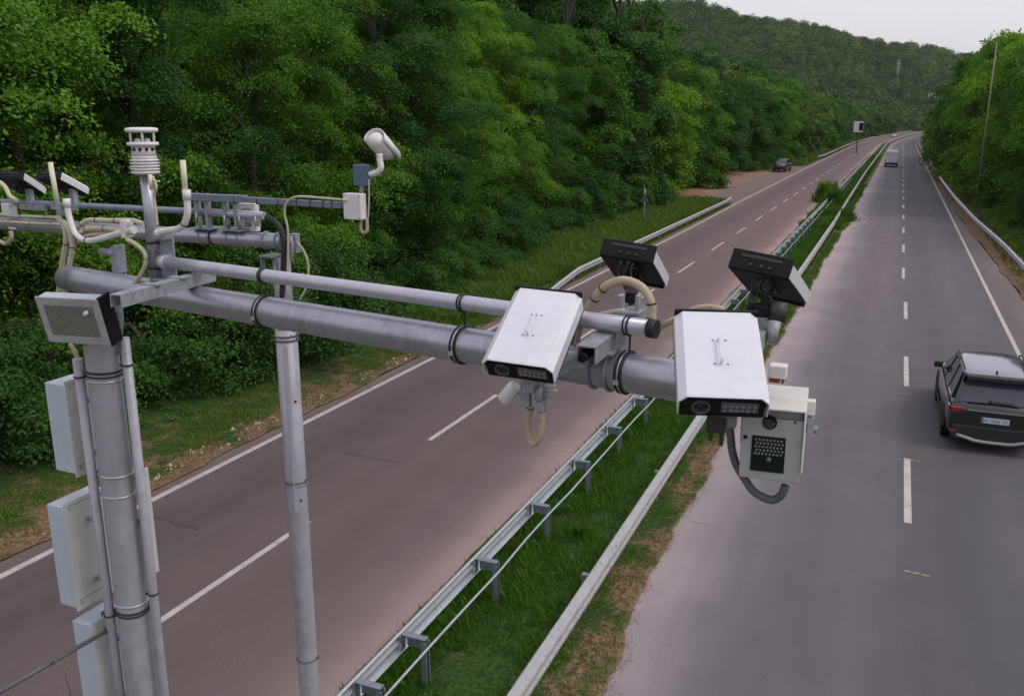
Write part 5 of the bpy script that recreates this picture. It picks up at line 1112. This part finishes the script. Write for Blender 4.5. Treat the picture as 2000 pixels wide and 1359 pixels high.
def suv(name, label, paint, roofm, light=False):
    t = thing(name, label, 'car')
    mb = MB(); secs = [sect(y, w_, zb, zt) for y, w_, zb, zt in ((-2.42, .74, .52, .92), (-2.40, .84, .46, .98), (-2.33, .89, .40, 1.03), (-2.15, .925, .33, 1.08), (-1.7, .94, .26, 1.09), (-.8, .945, .22, 1.06), (.3, .945, .22, 1.04), (1.1, .945, .22, 1.03), (1.3, .94, .23, 1.02), (1.8, .93, .25, .97), (2.15, .89, .28, .88), (2.33, .80, .32, .76), (2.40, .66, .36, .66))]
    loft(mb, secs); mb.build('body', paint, t, world=False)
    # glasshouse
    def gs(y0, y1, wb, wt, zb, zt):  # bottom ring y0, top ring y1
        return None
    zb = 1.03
    bot = [(-.80, -2.26), (.80, -2.26), (.87, -1.9), (.885, 0), (.87, .95), (.70, 1.30), (-.70, 1.30), (-.87, .95), (-.885, 0), (-.87, -1.9)]
    topr = [(-.60, -1.84), (.60, -1.84), (.665, -1.6), (.685, -.4), (.665, .12), (.55, .34), (-.55, .34), (-.665, .12), (-.685, -.4), (-.665, -1.6)]
    mb = MB(); vs = [(x, y, zb) for x, y in bot] + [(x, y, 1.585) for x, y in topr]; n = 10
    mb.add(vs, [(k, (k + 1) % n, n + (k + 1) % n, n + k) for k in range(n)] + [tuple(range(n, 2 * n))]); gl = mb.build('windows', AGL, t, bevel=.02, world=False)
    # roof skin, gently crowned
    mb = MB(); ry = [-1.90, -1.84, -1.5, -.9, -.3, .2, .36, .42]; rw = [.60, .625, .67, .69, .69, .665, .60, .52]; rz = [1.588, 1.605, 1.635, 1.655, 1.66, 1.645, 1.615, 1.585]
    vs = []; NX = 10
    for y, w_, z in zip(ry, rw, rz):
        for i in range(NX + 1): q = -1 + 2 * i / NX; vs.append((q * w_, y, z - .045 * q ** 4 - .02 * q * q))
        for i in range(NX + 1): q = 1 - 2 * i / NX; vs.append((q * w_, y, z - .045 * q ** 4 - .02 * q * q - .03))
    n = 2 * NX + 2; mb.add(vs, [(j * n + k, j * n + (k + 1) % n, (j + 1) * n + (k + 1) % n, (j + 1) * n + k) for j in range(len(ry) - 1) for k in range(n)] + [tuple(reversed(range(n))), tuple(range((len(ry) - 1) * n, len(ry) * n))], True); mb.build('roof', roofm, t, world=False)
    if light == 2: 
        pass
    # pillars
    def lerp3(a, b, q): return Vector(a).lerp(Vector(b), q)
    for s_ in (-1, 1):
        mb = MB()
        for (yb, yt, wd) in ((-1.98, -1.68, .12), (-1.02, -.92, .07), (.02, -.08, .07), (1.06, .22, .06)):
            xb_ = .888 if yb < .9 else .845; a = Vector((s_ * xb_, yb, zb)); b = Vector((s_ * (.688 if yb < .9 else .645), yt, 1.60)); mb.beam(a, b, wd, .022, up=(s_, 0, .35))
        mb.beam((s_ * .80, -2.275, zb), (s_ * .615, -1.86, 1.60), .07, .07, up=(0, 1, 0)); mb.build('pillar', paint, t, world=False)
        mb = MB(); mb.tube(smooth_path([(s_ * .64, -1.62, 1.615), (s_ * .655, -1.5, 1.675), (s_ * .665, -.6, 1.69), (s_ * .655, .02, 1.672), (s_ * .64, .15, 1.62)], 4), .017, 8); mb.build('roof_rail', CLAD, t, world=False)
        mb = MB(); c = Vector((s_ * 1.01, .80, 1.10)); mb.box(c, (.19, .12, .14)); mb.beam((s_ * .88, .80, 1.03), (s_ * .98, .80, 1.06), .06, .03); mb.build('mirror', CLAD, t, bevel=.03, world=False)
        mb = MB(); mb.box((s_ * .75, -2.385, .915), (.26, .07, .13)); mb.box((s_ * .905, -2.27, .93), (.05, .22, .12)); mb.build('tail_light', REDL, t, bevel=.02, world=False)
        mb = MB(); mb.box((s_ * .80, -2.45, .44), (.14, .05, .06)); mb.build('reflector', REDL, t, bevel=.008, world=False)
        mb = MB(); mb.box((s_ * .72, 2.28, .74), (.30, .16, .11)); mb.build('headlight', LEDM, t, bevel=.02, world=False)
        for y in (-1.38, 1.42):
            wheel(t, s_ * .84, y, .355, .23, s_)
            mb = MB(); vs = []
            for k in range(15):
                a = math.pi * (k / 14); 
                for rr2, xx in ((.375, .952), (.45, .952), (.46, .93)): vs.append((s_ * xx, y + math.cos(a) * rr2, .33 + math.sin(a) * rr2))
            mb.add(vs, [(3 * k + j, 3 * k + j + 1, 3 * k + j + 4, 3 * k + j + 3) for k in range(14) for j in range(2)]); mb.build('wheel_arch', CLAD, t, world=False)
            mb = MB(); mb.lathe([(.375, 0), (.375, .004)], (s_ * .9465, y, .345), (s_, 0, 0), 28); mb.build('wheel_well', BLACK, t, world=False)
        mb = MB(); mb.box((s_ * .945, .02, .30), (.03, 1.95, .12)); mb.build('side_sill', CLAD, t, bevel=.01, world=False)
    # rear details
    mb = MB(); mb.box((0, -1.99, 1.590), (1.24, .22, .040)); mb.box((0, -2.085, 1.565), (1.22, .05, .085)); mb.build('spoiler', CLAD, t, bevel=.012, world=False)
    mb = MB(); mb.box((0, -2.40, .42), (1.66, .12, .34)); mb.build('rear_bumper', CLAD, t, bevel=.03, world=False)
    mb = MB(); mb.tube(smooth_path([(-.72, -2.46, .36), (-.52, -2.48, .32), (-.3, -2.485, .27), (.3, -2.485, .27), (.52, -2.48, .32), (.72, -2.46, .36)], 4), .042, 8); mb.build('skid_trim', SILV, t, world=False)
    mb = MB(); mb.box((0, -2.425, .74), (.54, .016, .125)); pl = mb.build('number_plate', PLATE, t, bevel=.004, world=False)
    mb = MB(); mb.box((-.248, -2.434, .74), (.036, .004, .112)); mb.build('country_strip', PBLU, pl, world=False)
    mb = MB()
    for i, k in enumerate((1, 1, 0, 1, 1, 1, 1, 0, 1, 1)):
        if k: x = -.20 + i * .046; mb.box((x - .011, -2.4345, .74), (.007, .003, .075)); mb.box((x + .011, -2.4345, .74 + (.012 if i % 2 else -.012)), (.007, .003, .05)); mb.box((x, -2.4345, .74 + (.034 if i % 3 else 0)), (.02, .003, .008))
    mb.build('plate_character', PINK, pl, world=False)
    mb = MB(); mb.beam((-.12, -2.255, 1.115), (.34, -2.262, 1.10), .016, .012, up=(0, 1, 0)); mb.lathe([(.03, 0), (.02, .03)], (-.12, -2.25, 1.11), (0, -1, .3), 12); mb.build('rear_wiper', BLACK, t, world=False)
    mb = MB(); mb.box((0, -2.415, .93), (1.10, .02, .022)); mb.build('hatch_trim', SILV if not light else CLAD, t, bevel=.004, world=False)
    mb = MB(); mb.add([(0, -1.60, 1.64), (.022, -1.62, 1.64), (-.022, -1.62, 1.64), (.012, -1.78, 1.635), (-.012, -1.78, 1.635), (0, -1.77, 1.70), (0, -1.72, 1.695)], [(0, 1, 6), (0, 6, 2), (1, 3, 5, 6), (2, 6, 5, 4), (3, 4, 5), (0, 2, 4, 3, 1)]); mb.build('roof_antenna', BLACK, t, world=False)
    return t
car = suv('parked_car'.replace('parked_', ''), 'black estate car driving away, cut by the right edge of the view', PAINT, ROOFSHEEN)
pr_ = ony(1938, 840, 20.45)
car.location = (2.42, 20.62 + 2.42, .005); car.rotation_euler = (0, 0, R(.6))
c3 = dup(car, (-15.3, 133.2, .03), (0, 0, R(172)), 'dark parked car facing the viewer at the back of the lay-by')
c3.scale = (.92, .9, 1.08)
c4 = suv('car', 'tiny white car approaching on the far bend of the left road', VWHITE, VWHITE, True); c4.location = (-5.9 + cy_(447) - 3.0, 447, .005); c4.rotation_euler = (0, 0, R(174))
# van
t = thing('van', 'white box van driving away far down the right road', 'van', (-1.17, 153.2, .005)); mb = MB()
def vs_(y, w_, zb, zt): return [Vector((x, y, z)) for x, z in ((-w_, zb), (w_, zb), (w_ * 1.0, zb + (zt - zb) * .5), (w_ * .93, zt - .12), (w_ * .8, zt), (-w_ * .8, zt), (-w_ * .93, zt - .12), (-w_, zb + (zt - zb) * .5))]
loft(mb, [vs_(0, .93, .62, 2.4), (vs_(.08, .97, .55, 2.52)), vs_(3.9, .97, .5, 2.55), vs_(4.3, .95, .5, 2.42), vs_(4.75, .92, .5, 1.5), vs_(5.4, .88, .5, 1.2), vs_(5.55, .8, .55, .9)], False); mb.build('body', VWHITE, t, bevel=.03, world=False)
mb = MB(); mb.box((0, .04, .52), (1.84, .22, .36)); mb.build('rear_bumper', CLAD, t, bevel=.03, world=False)
for s_ in (-1, 1):
    mb = MB(); mb.box((s_ * .42, -.012, 1.95), (.62, .03, .42)); mb.build('rear_window', mat('van_rear_glass', srgb(188, 190, 200), .3, 0, 0, 5, coat=.5), t, bevel=.02, world=False)
    mb = MB(); mb.box((s_ * .88, -.012, 1.05), (.10, .05, .42)); mb.build('tail_light', REDL, t, bevel=.01, world=False)
    for y in (1.0, 4.4): wheel(t, s_ * .84, y, .34, .24, s_)
mb = MB(); mb.box((0, -.015, 1.3), (.012, .01, 1.6)); mb.box((.05, -.02, 1.2), (.05, .02, .12)); mb.build('door_seam', CLAD, t, world=False)
mb = MB(); mb.box((0, -.03, .8), (.5, .02, .11)); mb.build('number_plate', PLATE, t, world=False)

# ------------------------------------------------------------------ signs, lamp, mast, houses
p = onz(1257, 441, .05); d_ = p.y; t = thing('road_sign', 'small sign on a grey post, seen from behind, in the grass of the left verge', 'sign', (p.x, p.y, 0))
mb = MB(); mb.tube([(p.x, p.y, 0), (p.x, p.y, 2.55)], .04, 10); mb.build('post', GALVP, t)
mb = MB(); z0 = 1.95; tr = [(-.33, -.30), (.33, -.30), (.0, .30)]; mb.prism([(p.x + x, p.y - .05, z0 + z) for x, z in tr], (0, 0, 0), (0, .02, 0)); mb.build('panel', mat('sign_back', srgb(92, 98, 96), .6), t)
p = ony(1677, 248, 214); t = thing('information_board', 'blue-framed display board on a post far along the left road', 'sign', (p.x, 214, 0))
mb = MB(); mb.box((p.x, 214, p.z), (2.05, .3, 2.4)); mb.build('frame', mat('board_blue_grey', srgb(88, 104, 134), .5), t, bevel=.03)
mb = MB(); mb.box((p.x - .45, 213.83, p.z), (1.1, .06, 2.3)); mb.box((p.x + .1, 213.83, p.z + 1.0), (1.6, .05, .3)); mb.box((p.x + .1, 213.83, p.z - 1.0), (1.6, .05, .3)); mb.build('white_panel', WHITEP, t)
mb = MB(); mb.box((p.x + .5, 213.82, p.z), (.8, .08, 1.6)); mb.build('dark_screen', BLACK, t)
mb = MB(); mb.tube([(p.x, 214.2, 0), (p.x, 214.2, p.z)], .10, 10); mb.build('post', HOSE, t)
bs = ony(1916, 330, 84); tpz = ony(1946, 82, 84).z; t = thing('street_lamp', 'tall thin leaning street lamp in front of the right trees', 'street lamp', (bs.x, 84, 0))
tt_ = ony(1947, 84, 84); bb_ = ony(1915, 330, 84); k = (bb_.x - tt_.x) / (bb_.z - tt_.z); base = Vector((bb_.x - k * bb_.z, 84, 0))
mb = MB(); mb.tube([base, base.lerp(tt_, .5), tt_], [.065, .055, .04], 12); mb.build('pole', mat('pale_lamp_pole', srgb(140, 138, 134), .6), t)
mb = MB(); mb.tube([tt_, tt_ + Vector((-.35, 0, .12)), tt_ + Vector((-.8, 0, .15))], .035, 8); mb.box(tt_ + Vector((-1.0, 0, .15)), (.6, .22, .12)); mb.build('lamp_head', mat('pale_lamp_pole', srgb(172, 170, 166)), t, bevel=.03)
def march(u, v, y0=200, y1=1100, lift=0):
    for y in np.arange(y0, y1, 4.):
        q = ony(u, v, float(y))
        if q.z <= hz(q.x, float(y)) + lift: return q
    return ony(u, v, 700.)
q = ony(1750, 172, 880); t = thing('lattice_mast', 'pale lattice mast standing among the far trees', 'mast', (q.x, 880, hz(q.x, 880)))
zt_ = ony(1750, 118, 880).z; z0 = hz(q.x, 880); mb = MB(); wd = 1.3
for sx in (-1, 1):
    for sy in (-1, 1): mb.tube([(q.x + sx * wd, 880 + sy * wd, z0), (q.x + sx * .35, 880 + sy * .35, zt_)], .2, 5)
for k in range(14):
    a = z0 + (zt_ - z0) * k / 14; b = z0 + (zt_ - z0) * (k + 1) / 14; s1 = 1 if k % 2 else -1
    mb.tube([(q.x - s1 * .6, 879.2, a), (q.x + s1 * .6, 879.2, b)], .12, 4); mb.tube([(q.x + .6, 880 - s1 * .6, a), (q.x + .6, 880 + s1 * .6, b)], .12, 4)
mb.build('frame', mat('pale_mast_steel', srgb(158, 166, 168), .6), t)
mb = MB(); mb.box((q.x, 880, zt_ - 3), (5, .4, .4)); mb.box((q.x, 880, zt_ - 6), (5, .4, .4)); mb.build('crossarm', mat('pale_mast_steel', srgb(158, 166, 168)), t)
HW = mat('house_white_wall', srgb(208, 206, 204), .8, 0, .04, 1); HR = mat('house_roof', srgb(120, 92, 84), .8, 0, .15, 2)
def house(u, v, y, w_, dp, hh_, label, z=None):
    c = ony(u, v, y); z0 = c.z - hh_; t = thing('house', label, 'house', (c.x, y, z0 - 1))
    mb = MB(); mb.box((c.x, y, z0 + hh_ / 2 - 1), (w_, dp, hh_ + 2)); mb.build('wall', HW, t)
    mb = MB(); mb.prism([(c.x - w_ * .55, y - dp * .55, z0 + hh_ + .02), (c.x + w_ * .55, y - dp * .55, z0 + hh_ + .02), (c.x, y - dp * .55, z0 + hh_ + w_ * .2)], (0, 0, 0), (0, dp * 1.1, 0)); mb.build('roof', HR, t)
    for k in (-.28, 0, .28):
        mb = MB(); mb.box((c.x + k * w_, y - dp / 2 - .03, z0 + hh_ * .6), (w_ * .13, .08, hh_ * .3)); mb.build('window', GLASSD, t)
    return t
def hy(u, v, lift):
    for y in range(240, 1200, 6):
        if ony(u, v, y).z <= hz(ony(u, v, y).x, y) + lift and (y > 720 or u < 1500): return y
    return 900
house(1833, 164, hy(1833, 164, 10), 5, 5, 2.6, 'small white house, upper of two among trees right of the far road')
house(1820, 183, hy(1820, 183, 10), 6, 5, 2.4, 'small white house, lower of two among trees right of the far road')
house(1042, 8, hy(1042, 8, 15), 30, 12, 5, 'long pale house on the hill above the left wood')
